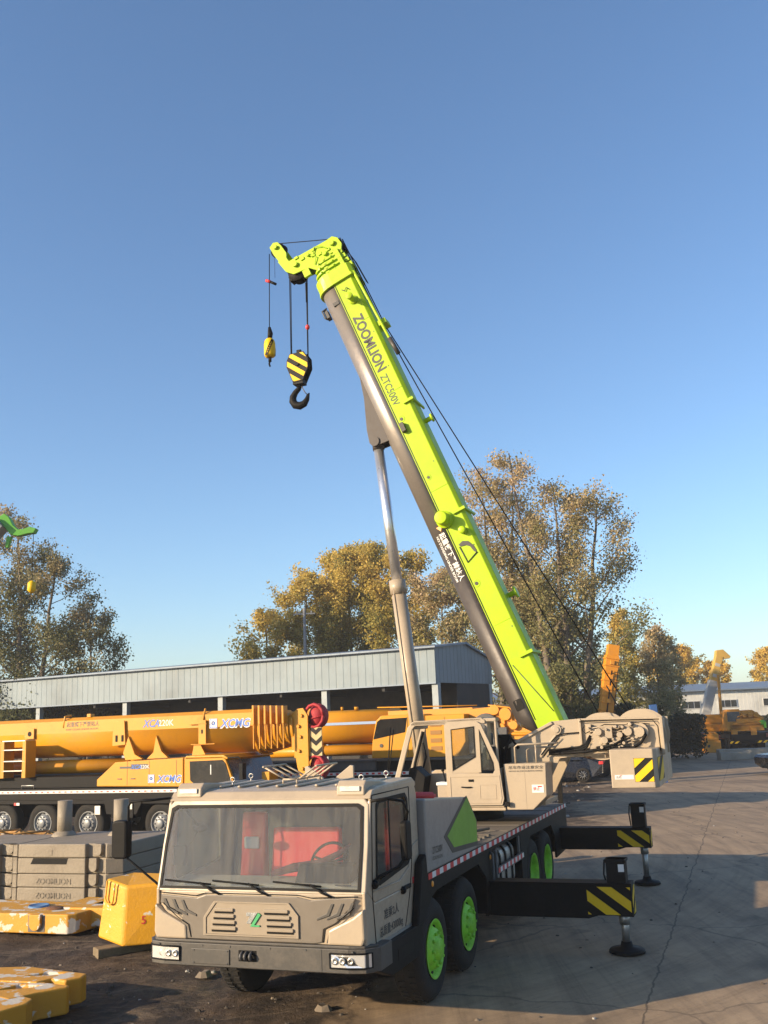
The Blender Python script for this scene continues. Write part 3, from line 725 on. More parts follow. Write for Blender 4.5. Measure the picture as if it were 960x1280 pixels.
for k_, off in enumerate((0, .035, -.03)):
    s.tube([(2.05, -.66, 2.62 + off), (2.3, -.70, 2.63 + off), (2.6, -.72, 2.66 + off), (2.72, -.74, 2.72 + off), (2.80, -.74, 2.85 + off)], .022, 8)
s.tube([(2.3, -.70, 2.60), (2.7, -.76, 2.62), (3.0, -.80, 2.66), (3.25, -.80, 2.66), (3.5, -.78, 2.66), (3.64, -.76, 2.74), (3.72, -.72, 2.86), (3.68, -.70, 2.96)], .025, 8)
s.tube([(2.9, -.80, 2.68), (3.2, -.82, 2.72), (3.35, -.78, 2.80), (3.36, -.74, 2.9)], .022, 8)
s.tube([(2.62, -.67, 3.12), (3.2, -.67, 3.125), (3.85, -.67, 3.11), (3.93, -.67, 3.0), (3.94, -.67, 2.6)], .009, 6)
s.tube([(1.90, -.64, 2.58), (2.05, -.64, 2.75), (2.20, -.64, 2.90), (2.35, -.64, 2.93), (2.6, -.64, 2.94)], .010, 6); s.tube([(1.95, -.65, 2.56), (2.12, -.65, 2.74), (2.25, -.65, 2.86)], .010, 6)
s.tube([(2.70, -.64, 3.05), (2.66, -.70, 2.98), (2.72, -.74, 2.92), (2.85, -.72, 2.98), (3.05, -.72, 3.06), (3.4, -.70, 3.04), (3.5, -.72, 3.08), (3.8, -.66, 3.04)], .008, 6)
s.build('hydraulic_hose', PLAST, sf)
s = MB(SM)
for x, z, r_ in ((2.95, 2.86, .40), (3.60, 2.86, .44)):
    for y0, y1 in ((-.50, -.46), (.20, .24)): s.cyl((x, y0, z), (x, y1, z), r_, n=40)
    s.cyl((x, -.46, z), (x, .20, z), r_ - .08, n=40)
s.build('winch_drum', BEIGE, sf)
s = MB(SM)
s.tube([(1.55, -1.1, 2.47), (1.55, -1.1, 2.74), (1.60, -1.1, 2.78), (2.2, -1.0, 2.785), (2.24, -.8, 2.785)], .018, 8)
s.tube([(1.72, -.95, 2.47), (1.72, -.95, 2.68), (1.77, -.95, 2.72), (2.22, -.85, 2.72)], .018, 8); s.tube([(1.9, -1.05, 2.47), (1.9, -1.05, 2.77)], .014, 8)
s.build('handrail', BEIGE, sf)
s = MB(SM); s.box(1.12, 1.36, -.62, -.5, 2.3, 2.95); s.cyl((1.2, -.9, 2.5), (1.2, -.9, 2.9), .05); s.tube([(1.25, -.7, 2.3), (1.3, -.72, 2.7), (1.38, -.66, 2.9), (1.5, -.6, 2.7)], .03); s.build('cable_drum', BLACK, sf)
# tool box beside the cab
s = MB(SM); s.prism([(1.38, 1.715), (1.83, 1.715), (2.07, 1.93), (2.09, 2.47), (1.36, 2.47)], 'y', -1.22, -.66)
sb = s.build('tool_box', BEIGE, truck, .012)
s = MB(SM); s.text('吊车作业注意安全', (1.45, -1.224, 2.385), (1, 0, 0), (0, 0, 1), .058, bold=.015, width=.60); s.text('NOTICE IN THE WORKING RANGE', (1.45, -1.224, 2.335), (1, 0, 0), (0, 0, 1), .032, bold=.01, width=.58)
s.build('box_lettering', INK, sb)
s = MB(SM); s.box(1.83, 2.03, -1.226, -1.222, 1.99, 2.12); s.text('禁止', (1.85, -1.228, 2.03), (1, 0, 0), (0, 0, 1), .06, 1, bold=.01); s.box(1.93, 2.0, -1.229, -1.227, 2.08, 2.10, mi=1); s.build('box_sticker', [WHITE, RED], sb)
s = MB(SM); s.box(1.72, 1.723, -1.2215, -1.2195, 1.73, 2.46); s.build('box_seam', TAUPE, sb)
# counterweight
s = MB(SM)
cwp = [(3.17, -1.28), (3.86, -1.28), (3.92, -1.20), (3.93, 1.20), (3.86, 1.28), (3.17, 1.28)]
s.prism(cwp, 'z', 2.045, 2.66)
cw = s.build('counterweight', BEIGE, truck, .015)
s = MB(SM)
for b_ in bands(rect(3.555, 3.85, 2.145, 2.51), .20, .55, .86, .02): s.prism(b_, 'y', -1.285, -1.281)
Mq = Matrix.Translation((3.922, -1.20, 0)) @ Matrix.Rotation(R(89.76), 4, 'Z')
for b_ in bands(rect(.02, .90, 2.145, 2.51), .40, .55, .4, .02): s.prism(b_, 'y', -.005, -.001, M=Mq)
s.prism(rect(3.55, 3.855, 2.14, 2.515), 'y', -1.2815, -1.2805, mi=1)
s.prism(rect(.01, .91, 2.14, 2.515), 'y', -.0012, -.0006, mi=1, M=Mq)
s.build('warning_stripes', [YSTR, BSTR], cw)
s = MB(SM); s.box(3.23, 3.53, -1.283, -1.2805, 2.185, 2.255); s.box(3.31, 3.35, -1.285, -1.2832, 2.238, 2.248, mi=1); s.text('危险', (3.25, -1.285, 2.20), (1, 0, 0), (0, 0, 1), .045, 2); s.build('warning_sticker', [WHITE, RED, INK], cw)
# operator cab
s = MB(SM)
A_, B_ = -1.25, -1.20
out = [(-.62, 1.80), (-.665, 2.14), (-.34, 3.14), (-.24, 3.235), (.39, 3.25), (.39, 1.80)]
inn = [(-.50, 1.93), (-.555, 2.16), (-.255, 3.10), (-.19, 3.165), (.34, 3.175), (.34, 1.93)]
s.ring(out, inn, 'y', A_, B_)
s.prism([(.39, 3.20), (.39, 3.25), (1.0, 3.255), (1.06, 3.20)], 'y', A_, B_); 
out2 = [(-.62, 1.80), (-.665, 2.14), (-.34, 3.14), (-.24, 3.235), (1.02, 3.25), (1.30, 2.5), (1.32, 1.80)]
inn2 = [(-.50, 2.20), (-.50, 2.3), (-.255, 3.10), (-.19, 3.165), (.95, 3.15), (1.18, 2.5), (1.2, 2.20)]
s.ring(out2, inn2, 'y', -.50, -.45)
s.prism([(-.62, 1.76), (1.34, 1.76), (1.34, 1.80), (-.62, 1.80)], 'y', -1.25, -.45)
s.prism([(-.30, 3.20), (-.20, 3.245), (1.02, 3.262), (1.09, 3.22), (1.09, 3.16), (-.28, 3.16)], 'y', -1.25, -.45)
for (x, z, x2, z2) in ((-.64, 1.8, -.665, 2.14), ):
    s.prism([(-.62, 1.8), (-.66, 2.14), (-.60, 2.16), (-.56, 1.8)], 'y', -1.2, -.5)
s.box(1.28, 1.32, -1.2, -.5, 1.8, 2.4); s.box(-.28, -.2, -1.2, -.5, 3.1, 3.2)
s.box(1.07, 1.12, -1.22, -1.0, 2.55, 3.24); s.box(1.24, 1.28, -1.22, -1.16, 2.5, 3.24); s.box(1.05, 1.28, -1.23, -1.0, 3.19, 3.25)
s.box(-.45, 1.36, -1.24, -.66, 1.705, 1.757)
oc = s.build('operator_cab', BEIGE, truck, .012)
s = MB(SM)                                                # door leaf, slid back
dout = [(.385, 1.80), (.385, 3.19), (.95, 3.20), (1.02, 3.15), (1.30, 2.50), (1.355, 1.90), (1.32, 1.80)]
dw = [(.475, 2.34), (.475, 3.08), (.93, 3.12), (.985, 3.07), (1.20, 2.50), (1.22, 2.37), (1.19, 2.32)]
s.ring(dout, dw, 'y', -1.30, -1.262)
s.prism([(.475, 2.34), (.475, 2.375), (.90, 2.60), (.90, 3.12), (.985, 3.12), (.985, 2.34)], 'y', -1.295, -1.268)
s.ring([(.41, 1.83), (.41, 2.29), (.8, 2.29), (1.30, 2.29), (1.325, 1.92), (1.30, 1.83)], [(.43, 1.85), (.43, 2.27), (.8, 2.27), (1.28, 2.27), (1.30, 1.93), (1.28, 1.85)], 'y', -1.307, -1.30)
s.ring(rect(.94, 1.23, 1.90, 2.14), rect(.95, 1.22, 1.91, 2.13), 'y', -1.305, -1.30)
dr = s.build('cab_door', BEIGE, oc, .008)
s = MB(SM); s.prism([(.475, 2.375), (.90, 2.60), (.90, 3.12), (.475, 3.08)], 'y', -1.284, -1.280); s.prism([(.985, 2.37), (.985, 3.07), (1.20, 2.50), (1.22, 2.37)], 'y', -1.284, -1.280); s.build('door_glass', OPGLASS, dr)
s = MB(SM); s.ring([(.475, 2.375), (.90, 2.60), (.90, 3.12), (.475, 3.08)], [(.492, 2.405), (.885, 2.615), (.885, 3.10), (.492, 3.065)], 'y', -1.305, -1.299); s.ring([(.985, 2.37), (.985, 3.07), (1.21, 2.50), (1.22, 2.37)], [(1.0, 2.385), (1.0, 3.0), (1.19, 2.49), (1.2, 2.385)], 'y', -1.305, -1.299)
s.tube([(.62, -1.31, 2.105), (.70, -1.325, 2.10), (.80, -1.31, 2.10)], .012, 6); s.box(.75, .84, -1.309, -1.301, 2.19, 2.23); s.box(1.36, 1.44, -1.30, -1.25, 1.78, 1.85); s.build('door_seal', PLAST, dr)
s = MB(SM)                                                # seat, console
s.prism([(.30, 1.8), (.30, 2.15), (.85, 2.22), (.98, 2.75), (1.08, 2.75), (1.05, 1.95), (.9, 1.8)], 'y', -1.05, -.62); s.box(.95, 1.08, -.95, -.72, 2.78, 2.98); s.tube([(.4, -1.12, 2.2), (.5, -1.12, 2.42), (.9, -1.1, 2.42)], .03)
s.build('operator_seat', paint('grey_seat', (.07, .085, .10), .7), oc, .04, 3)
s = MB(SM); s.prism([(-.48, 1.85), (-.42, 2.42), (-.30, 2.45), (-.12, 2.28), (-.2, 1.85)], 'y', -1.05, -.7); s.tube([(.22, -1.0, 1.9), (.24, -1.0, 2.2), (.20, -1.0, 2.36)], .015); s.ball((.2, -1.0, 2.38), .03); s.tube([(-.35, -.55, 2.3), (-.25, -.55, 2.6), (-.3, -.55, 2.85)], .02)
s.tube([(-.24, -.7, 3.05), (-.42, -.68, 2.5), (-.5, -.66, 2.2)], .03)
s.build('console', PLAST, oc, .02)
s = MB(SM); s.box(.12, .36, -1.12, -.85, 1.82, 2.12); s.build('arm_box', BEIGE, oc, .02)
s = MB(SM); s.box(.10, .37, -1.13, -.84, 2.12, 2.18); s.build('arm_pad', WHITE, oc, .02)
s = MB(SM); s.tube([(-.70, -1.15, 3.15), (-.76, -1.15, 2.6), (-.82, -1.1, 2.2), (-.80, -1.05, 1.75)], .012, 6); s.tube([(-.64, -1.15, 3.12), (-.74, -1.15, 2.5), (-.79, -1.1, 1.9)], .010, 6); s.build('hanging_cable', PLAST, oc)

# ---- luffing cylinder
s = MB(SM); ax = Vector((-.55 + .0, 0, 1.9)); top = Vector((-1.152, 0, 8.87))
dd = (Vector((-1.152, 0, 8.87)) - Vector((-.555, 0, 2.9))); base = Vector((-.555, 0, 2.9)) - dd * .12
def onl(z): return base + (top - base) * ((z - base.z) / (top.z - base.z))
s.cyl(onl(2.1), onl(5.85), .145, n=32); s.cyl(onl(5.70), onl(5.98), .165, n=32); s.tube([onl(2.5) + Vector((-.05, -.15, 0)), onl(5.8) + Vector((-.05, -.15, 0))], .014, 6)
cy = s.build('luffing_cylinder', BEIGE, truck)
s = MB(SM); s.cyl(onl(5.9), onl(8.72), .105, n=32); s.build('cylinder_rod', CHROME, cy)
s = MB(SM); s.cyl(onl(8.70), onl(8.88), .12, n=24); s.cyl(onl(8.84) + Vector((0, -.2, 0)), onl(8.84) + Vector((0, .2, 0)), .10, n=20); s.build('rod_eye', GUN2, cy)
# ---- boom
TH = R(68.37)
BMt = SM @ Matrix(((-math.cos(TH), 0, math.sin(TH), 1.95), (0, -1, 0, 0), (math.sin(TH), 0, math.cos(TH), 2.93), (0, 0, 0, 1)))
HW = .30; ZL = -.10
def ell(z): return HW * math.sqrt(max(0, 1 - ((ZL - z) / .37) ** 2.4)) if z < ZL else HW
def boom_bottom(hw, zl, depth, n=14):
    P = []
    for i in range(n + 1):
        t = PI * i / n; c_ = math.cos(t); s_ = math.sin(t)
        P.append((hw * math.copysign(abs(c_) ** .85, c_), zl - depth * s_ ** .83 if s_ > 0 else zl))
    return P
bm = MB(BMt)
topo = [(HW, ZL), (HW, .315), (HW - .07, .385), (-HW + .07, .385), (-HW, .315), (-HW, ZL)]
bm.prism(topo, 'x', .05, 10.22, 0)
bo_ = bm.build('boom', [LIME], truck, .012)
bm = MB(BMt)
secs = []
for x, dpt in ((.02, .08), (.45, .36), (4.0, .37), (7.2, .37), (10.2, .37)):
    secs.append([(x, a, b2) for a, b2 in boom_bottom(HW - .004, ZL, dpt)])
bm.loft(secs[:3], 1, True, True); bm.loft(secs[2:], 0, True, True)
bm.build('boom_underside', [GUN, GUN2], bo_)
bm = MB(BMt); bm.tube([(.3, HW + .004, -.075), (10.2, HW + .004, -.075)], .008, 6, mi=0); bm.tube([(.3, HW + .002, .30), (1.35, HW + .004, -.03)], .008, 6, mi=0)
for (x, z, r_) in ((6.72, .02, .055), (5.35, .02, .045), (3.02, .0, .055), (7.9, .24, .018), (5.6, .25, .018), (3.72, .27, .018), (2.0, .27, .018), (8.75, .27, .015)): bm.cyl((x, HW - .01, z), (x, HW + .006, z), r_ * .62, n=16)
bm.prism([(x, z) for x, z in [(3.85, -.0), (3.88, .10), (3.83, .2), (3.70, .26), (3.60, .27), (3.56, .25), (3.60, .22), (3.72, .19), (3.78, .12), (3.80, .02)]], 'y', HW, HW + .012); bm.tube([(3.80, HW + .01, .0), (3.46, HW + .01, .02), (3.56, HW + .01, .27)], .012, 6)
bm.tube([(9.98, HW + .02, .03), (9.92, HW + .03, .08), (9.98, HW + .02, .14), (9.90, HW + .02, .18)], .009, 6)
bm.box(6.43, 6.62, HW, HW + .10, -.06, .03); bm.box(9.74, 9.82, HW - .05, HW + .01, -.28, -.14)
bm.build('boom_fitting', INK, bo_)
bm = MB(BMt)
for (x, z, r_) in ((6.72, .02, .075), (5.35, .02, .06), (3.02, .0, .075)): bm.lathe([(r_, -.004), (r_, .004), (r_ - .018, .004)], (x, HW, z), (0, 1, 0), 24)
bm.lathe([(.17, 0), (.17, .05), (.15, .06), (.13, .07), (.125, .20), (.13, .21), (.13, .27), (.115, .29), (.001, .29)], (4.42, HW, -.04), (0, 1, 0), 32)
bm.lathe([(.07, 0), (.07, .12), (.055, .13), (.001, .13)], (4.06, HW, .20), (0, 1, 0), 20)
bm.lathe([(.10, 0), (.10, .03), (.06, .05), (.06, .20), (.075, .20), (.075, .26), (.001, .27)], (9.64, HW, .16), (0, 1, 0), 20)
for x in (7.0, 4.46, 1.44): bm.box(x - .03, x + .03, HW, HW + .05, .20 if x > 6 else .16, .40); bm.box(x - .03, x + .03, -HW - .1, HW + .05, .39, .43)
bm.lathe([(.001, 0), (.05, 0), (.05, .14), (.09, .14), (.09, .18), (.001, .18)], (6.55, 0, .385), (0, 0, 1), 16)
bm.lathe([(.001, 0), (.05, 0), (.05, .14), (.12, .14), (.12, .18), (.001, .18)], (2.62, -.1, .385), (0, 0, 1), 16)
bm.tube([(10.25, HW - .02, .42), (8.45, HW - .04, .50)], .032, 8)
bm.box(8.85, 8.97, -.1, .2, .38, .58)
for x in (2.15, 5.05, 7.35, 9.1): bm.tube([(x, HW + .001, ZL + .02), (x, HW + .001, .31)], .006, 5)
bm.build('boom_boss', LIME, bo_, .004)
bm = MB(BMt); bm.tube([(8.45, HW - .04, .50), (8.05, HW - .05, .53)], .05, 10); bm.box(9.7, 9.9, -.05, .1, -.58, -.5); bm.tube([(9.92, .1, -.48), (9.9, .12, -.60), (9.72, .12, -.60), (9.66, .12, -.56)], .018, 6); bm.build('cable_guide', INK, bo_)
bm = MB(BMt)                                              # cylinder bracket
for y0, y1 in ((-.17, -.12), (.12, .17)): bm.prism([(8.15, -.42), (7.60, -.54), (6.95, -.76), (6.66, -.82), (6.54, -.70), (6.50, -.40)], 'y', y0, y1)
bm.prism([(8.15, -.43), (7.60, -.54), (6.98, -.75), (6.96, -.72), (7.6, -.50), (8.15, -.40)], 'y', -.12, .12); bm.box(6.98, 7.02, -.12, .12, -.74, -.42)
bm.build('cylinder_bracket', GUN2, bo_, .006)
t = MB(BMt)
for q_ in (-.003, .006): t.text('ZOOMLION', (9.28 + q_, HW + .004 + q_ * .05, -.015 + q_ * 1.2), (-1, 0, 0), (0, 0, 1), .30, bold=.014, width=1.40)
t.build('boom_lettering', INK, bo_)
t = MB(BMt); t.text('ZTC500V', (7.78, HW + .004, -.015), (-1, 0, 0), (0, 0, 1), .22, bold=0.004, width=.74); t.build('model_lettering', INK, bo_)
wr = lambda p: (p[0], ell(p[2]) + .008, p[2])
t = MB(BMt)
t.text('起重臂下严禁站人', (4.22, HW, -.265), (-1, 0, 0), (0, 0, 1), .135, bold=.02, width=1.02, wrap=wr)
t.text('NO STANDING UNDER BOOM', (4.20, HW, -.355), (-1, 0, 0), (0, 0, 1), .075, bold=.02, width=.98, wrap=wr)
t.build('white_lettering', WHITE, bo_)
t = MB(BMt); t.add([(4.36, HW + .006, -.14), (4.36, ell(-.27) + .01, -.27), (4.25, ell(-.2) + .01, -.205)], [(0, 1, 2)]); t.build('warning_triangle', ORANGE, bo_)
bm = MB(BMt); rp_ = rounded(.56, .76, -.33, -.15, .03)
bm.add([(x, ell(z) + .006, z) for x, z in rp_], [tuple(range(len(rp_)))]); bm.build('inspection_hole', BLACK, bo_)
# collars and head
def collar(x0, x1, g, mb, mi=0):
    sec = [(HW + g, ZL), (HW + g, .32 + g), (HW - .07 + g, .39 + g), (-HW + .07 - g, .39 + g), (-HW - g, .32 + g), (-HW - g, ZL)] + [(a, b2) for a, b2 in boom_bottom(HW + g, ZL, .37 + g, 12)[::-1][1:-1]]
    mb.loft([[(x, a, b2) for a, b2 in sec] for x in (x0, x1)], mi, True, False)
hd = MB(BMt)
collar(10.20, 10.50, .035, hd); collar(10.18, 10.24, .055, hd)
for k_ in range(4):
    x = 10.50 + k_ * .13; g = .0 - k_ * .03
    collar(x, x + .045, g, hd); collar(x + .045, x + .13, g - .075, hd)
    yy = HW + g
    hd.box(x - .01, x + .10, yy - .07, yy + .01, .24 - .02 * k_, .33 - .01 * k_); hd.box(x + .0, x + .08, yy - .07, yy - .0, -.13, -.04)
    hd.box(x - .02, x + .07, -.12, .18, .36 + g, .46 + g)
    hd.cyl((x + .02, yy + .0, .10), (x + .02, yy + .03, .10), .018, n=8); hd.cyl((x + .02, yy - .02, -.22), (x + .02, yy + .02, -.22), .018, n=8)
HP = [(10.80, .30), (11.06, .43), (11.24, .40), (11.34, .30), (11.33, .14), (11.39, -.80), (11.50, -.82), (11.62, -.78), (11.85, -.82), (11.97, -.86), (12.02, -.96), (11.96, -1.08), (11.74, -1.06), (11.50, -1.01), (11.20, -.96), (11.04, -.82), (10.98, -.46), (10.80, -.30)]
for y0, y1 in ((.14, .18), (-.18, -.14)): hd.prism(HP, 'y', y0, y1)
for (x, z, r_) in ((11.18, .24, .06), (11.22, -.70, .06), (11.87, -.95, .05), (11.25, -.35, .04), (11.05, 0, .05)): hd.cyl((x, -.24, z), (x, .24, z), r_, n=16)
for (x, z) in ((11.12, -.1), (11.18, -.25), (11.3, -.2), (11.0, .15), (11.25, -.5), (11.1, .1), (11.35, -.62)): hd.box(x - .03, x + .03, .18, .205, z - .045, z + .045)
hd.prism([(11.34, .10), (11.40, -.74), (11.38, -.76), (11.32, .08)], 'y', -.14, .14); hd.prism([(11.74, -.80), (11.95, -.87), (11.94, -.90), (11.74, -.83)], 'y', -.06, .06); hd.prism([(11.55, -1.05), (11.26, -.98), (11.27, -.95), (11.56, -1.02)], 'y', -.14, .14)
hd.tube([(11.18, .2, -.25), (11.32, .22, -.15), (11.25, .23, .0), (11.12, .22, .1)], .012, 6); hd.tube([(10.95, .2, -.3), (11.1, .22, -.2), (11.2, .22, -.3)], .012, 6)
hd.box(10.80, 10.98, .12, .2, -.62, -.46)
ho_ = hd.build('boom_head', LIME, truck, .005)
sh_ = MB(BMt)
def sheave(mb, x, z, r_, y, w=.05): mb.lathe([(.02, -w / 2), (r_, -w / 2), (r_ + .005, -w / 2 + .008), (r_ - .025, -.006), (r_ - .025, .006), (r_ + .005, w / 2 - .008), (r_, w / 2), (.02, w / 2)], (x, y, z), (0, 1, 0), 32)
for y in (-.09, -.03, .03, .09): sheave(sh_, 11.16, .26, .17, y); sheave(sh_, 11.10, -.76, .20, y)
sheave(sh_, 11.90, -.97, .17, 0); sheave(sh_, 11.80, -.87, .12, 0.05)
sh_.box(10.98, 11.10, -.1, .1, -.98, -.80)
sh_.build('sheave', BLACK, ho_)
rp = MB(BMt)
W1 = (-.15, .97); W2 = (-.39, 1.50)
rp.tube([(11.30, .03, .42), (8.9, .03, .46), (W1[0], .03, W1[1])], .012, 6)
rp.tube([(11.30, -.06, .44), (8.9, -.06, .48), (W2[0], -.06, W2[1])], .012, 6)
rp.tube([(11.20, .0, .44), (11.34, 0, .35), (12.05, 0, -.90)], .010, 6)
for k_ in range(4): rp.tube([(11.35, -.04 + .03 * k_, .36), (10.6, -.05 + .03 * k_, .50), (10.0, -.04 + .03 * k_, .54)], .010, 6)
rp.build('hoist_rope', PLAST, ho_)
# ================================================================== HOOKS
TWM = Matrix.Translation((-.8706, 12.9585, 0)) @ Matrix.Rotation(TY, 4, 'Z')
def s2w(x, y, z): return TWM @ SM @ Vector((x, y, z))
HZ = -R(20.4)
hk = thing('hook_block', 'large hook block with yellow and black stripes hanging from the lime boom head', 'crane hook', s2w(-2.885, 0, 9.7), HZ)
BZ = Matrix.Translation((0, 0, 1.42)) @ Matrix.Diagonal((1, 1, .73, 1)) @ Matrix.Translation((0, 0, -1.42))
b = MB(BZ); BP = [(-.18, 1.38), (.15, 1.40), (.25, 1.20), (.26, .90), (.12, .50), (-.11, .48), (-.26, 1.0), (-.25, 1.18)]
for y0, y1 in ((-.11, -.085), (.085, .11)): b.prism(BP, 'y', y0, y1)
b.box(-.05, .05, -.03, .03, 1.38, 1.52); b.ring([(-.05, 1.40), (.05, 1.40), (.05, 1.52), (-.05, 1.52)], [(-.02, 1.44), (.02, 1.44), (.02, 1.49), (-.02, 1.49)], 'y', -.03, .03)
for y in (-.05, 0, .05): b.lathe([(.02, -.024), (.24, -.025), (.22, 0), (.24, .025), (.02, .025)], (.0, y, 1.02), (0, 1, 0), 28)
b.cyl((0, -.14, 1.02), (0, .14, 1.02), .05); b.box(-.12, .12, -.10, .10, .42, .56)
bk = b.build('block_body', BSTR, hk, .006)
b = MB(BZ)
for q in bands([(x * .93, 1.0 + (z - 1.0) * .94) for x, z in BP], .235, .5, -.98, .04): b.prism(q, 'y', -.114, -.1105); b.prism(q, 'y', .1105, .114)
b.build('warning_stripes', YSTR, bk)
HM = Matrix.Translation((0, 0, .40)) @ Matrix.Scale(.82, 4)
b = MB(HM)
b.cyl((0, 0, .30), (0, 0, .46), .075, n=20)
hp = []; hr = []
for t, rr_, w in [(90, .0, 0)]: pass
pts = [(0, 0, .34), (-.03, 0, .26), (-.13, 0, .17), (-.20, 0, .06), (-.21, 0, -.06), (-.14, 0, -.17), (-.01, 0, -.21), (.12, 0, -.17), (.20, 0, -.06), (.235, 0, .05), (.27, 0, .10)]
b.tube(pts, [.06, .065, .075, .09, .10, .105, .105, .09, .065, .04, .012], 16)
b.build('hook', BLACK, hk)
b = MB(HM); b.tube([(0.03, -.03, .36), (.16, -.02, .12), (.22, 0, .05)], .014, 6); b.build('hook_latch', DARKG, hk)
b = MB()
for x0, x1, zt in ((-.195, -.195, 3.25), (-.175, -.165, 3.25), (.215, .235, 3.05), (.205, .21, 3.05)):
    b.tube([(x0, .0, 1.2), (x1, .02, zt + .3)], .010, 6)
b.build('hoist_rope', PLAST, hk)
b = MB(); b.tube([(.225, -.03, 3.0), (.23, -.03, 2.55)], .022, 8); b.ball((.22, 0, 1.98), .05, 10, 1, (1, 1, 1.2)); b.build('rope_weight', [PLAST, RED], hk)
hb = thing('ball_hook', 'small striped ball hook hanging from the lime boom tip, left of the big block', 'crane hook', s2w(-3.59, 0, 11.0), HZ)
b = MB(); b.lathe([(.001, .58), (.07, .58), (.11, .53), (.125, .45), (.125, .22), (.11, .17), (.05, .15), (.001, .15)], (0, 0, 0), (0, 0, 1), 24)
bb = b.build('ball_weight', YSTR, hb)
b = MB()
secs = []
for k_ in range(3):
    a0 = k_ * 2 * PI / 3
    st = []
    for i in range(9):
        z = .17 + .36 * i / 8; a_ = a0 + i * .16; r_ = .131 if z < .46 else .131 - (z - .46) * .2
        st.append([(r_ * math.cos(a_), r_ * math.sin(a_), z), (r_ * math.cos(a_ + .55), r_ * math.sin(a_ + .55), z)])
    for i in range(8): b.add([st[i][0], st[i][1], st[i + 1][1], st[i + 1][0]], [(0, 1, 2, 3)])
b.build('warning_stripes', BSTR, bb)
b = MB(); b.cyl((0, 0, .1), (0, 0, .6), .03); b.tube([(0, 0, .56), (.02, 0, .70), (.0, 0, .85)], [.05, .06, .03], 10); b.cyl((0, 0, .15), (0, 0, .05), .035); b.tube([(0, 0, .08), (-.02, 0, 0), (.0, 0, -.06)], .02, 8); b.build('swivel', BLACK, hb)
b = MB(); b.tube([(0, 0, .8), (.03, 0, 2.6)], .010, 6); b.tube([(.16, 0, 2.55), (.16, 0, 2.0)], .004, 4); b.build('hoist_rope', PLAST, hb)
b = MB(); b.tube([(-.06, 0, 1.98), (.05, 0, 1.92)], .035, 8); b.tube([(.05, 0, 1.92), (.18, 0, 1.84)], .03, 8, 1); b.build('limit_weight', [RED, PLAST], hb)

# ================================================================== YELLOW CRANE, NEAR (left)
X1 = thing('truck_crane', 'nearer yellow truck crane, red-wrapped boom head reaching past its low dark-glazed cab', 'truck crane', (-6.968, 29.447, 0), -R(23), 'yellow cranes parked before the shed')
c = MB()
c.box(-9.5, .66, .02, 2.7, 1.15, 1.50)
c.prism([(-9.5, 1.62), (.66, 1.62), (.66, 1.30), (.45, 1.30), (-.55, 1.28), (-.8, .85), (-1.9, .85), (-2.0, 1.25), (-3.3, 1.28), (-3.6, 1.25), (-5.1, 1.28), (-5.3, 1.28), (-6.7, 1.28), (-7, .8), (-9.5, .8)], 'y', 0, .04)
c.box(-9.5, -1.9, .25, 2.6, 1.62, 1.95); c.box(-9.5, 2.4, .7, 2.0, .7, 1.3); c.box(-1.9, .9, .3, 2.6, 1.5, 1.72)
c.box(-1.7, -.9, -.02, .4, .75, 1.25)
xc = c.build('chassis', BLACK, X1, .01)
c = MB(); i = 0; x = -9.5
while x < .6: c.box(x, x + .145, -.012, -.002, 1.485, 1.545, mi=0); c.box(x + .02, x + .105, -.016, -.012, 1.495, 1.53, mi=1); x += .23
c.box(-9.5, .64, -.006, -.001, 1.47, 1.56, mi=0)
c.box(-5.5, -5.28, -.012, -.004, 1.12, 1.2, mi=0); c.box(-5.5, -5.4, -.014, -.012, 1.12, 1.2, mi=1)
c.build('reflective_tape', [WHITE, RED], xc)
c = MB()
for x in (-1.5, -1.25, -1.0): c.box(x, x + .07, -.03, -.01, 1.0, 1.15)
c.tube([(-5.2, -.02, 1.62), (-5.2, -.02, 1.72), (-4.7, -.02, 1.72), (-4.7, -.02, 1.62)], .02, 6); c.box(-2.3, -2.1, -.04, .0, .85, 1.1); c.build('side_bracket', STEEL, xc)
for x in (0, -2.66, -4.43, -6.05, -7.8):
    m = MB(); w = make_wheel(X1, x, .12, .58, .60, 1, RIMG, False, tread=False, bolts=True); w.rotation_euler = (0, 0, -PI / 2)
    w2_ = copy_tree(w, X1); w2_.location = (x, 2.58, .58); w2_.rotation_euler = (0, 0, PI / 2)
c = MB(); c.prism([(-2.28, 1.66), (-2.28, 1.86), (-1.60, 2.36), (.86, 2.44), (.86, 1.62)], 'y', .0, 2.6); xh = c.build('engine_hood', YEL, X1, .025)
c = MB()
for x in (-1.15, -.35, .62): c.box(x, x + .008, -.006, -.001, 1.68, 2.38)
c.box(-1.5, -1.35, -.02, -.001, 1.86, 1.885); c.box(-1.0, -.85, -.02, -.001, 1.86, 1.885); c.box(-1.42, -.55, -.008, -.001, 2.17, 2.23); c.box(-1.0, -.4, -.010, -.002, 2.15, 2.29)
c.build('hood_seams', INK, xh)
t = MB(); t.text('XCA', (-1.02, -.014, 2.15), (1, 0, 0), (0, 0, 1), .18, 0, bold=.02, shear=.3, width=.40); t.text('220K', (-.66, -.014, 2.16), (1, 0, 0), (0, 0, 1), .15, 1, bold=.01, width=.34)
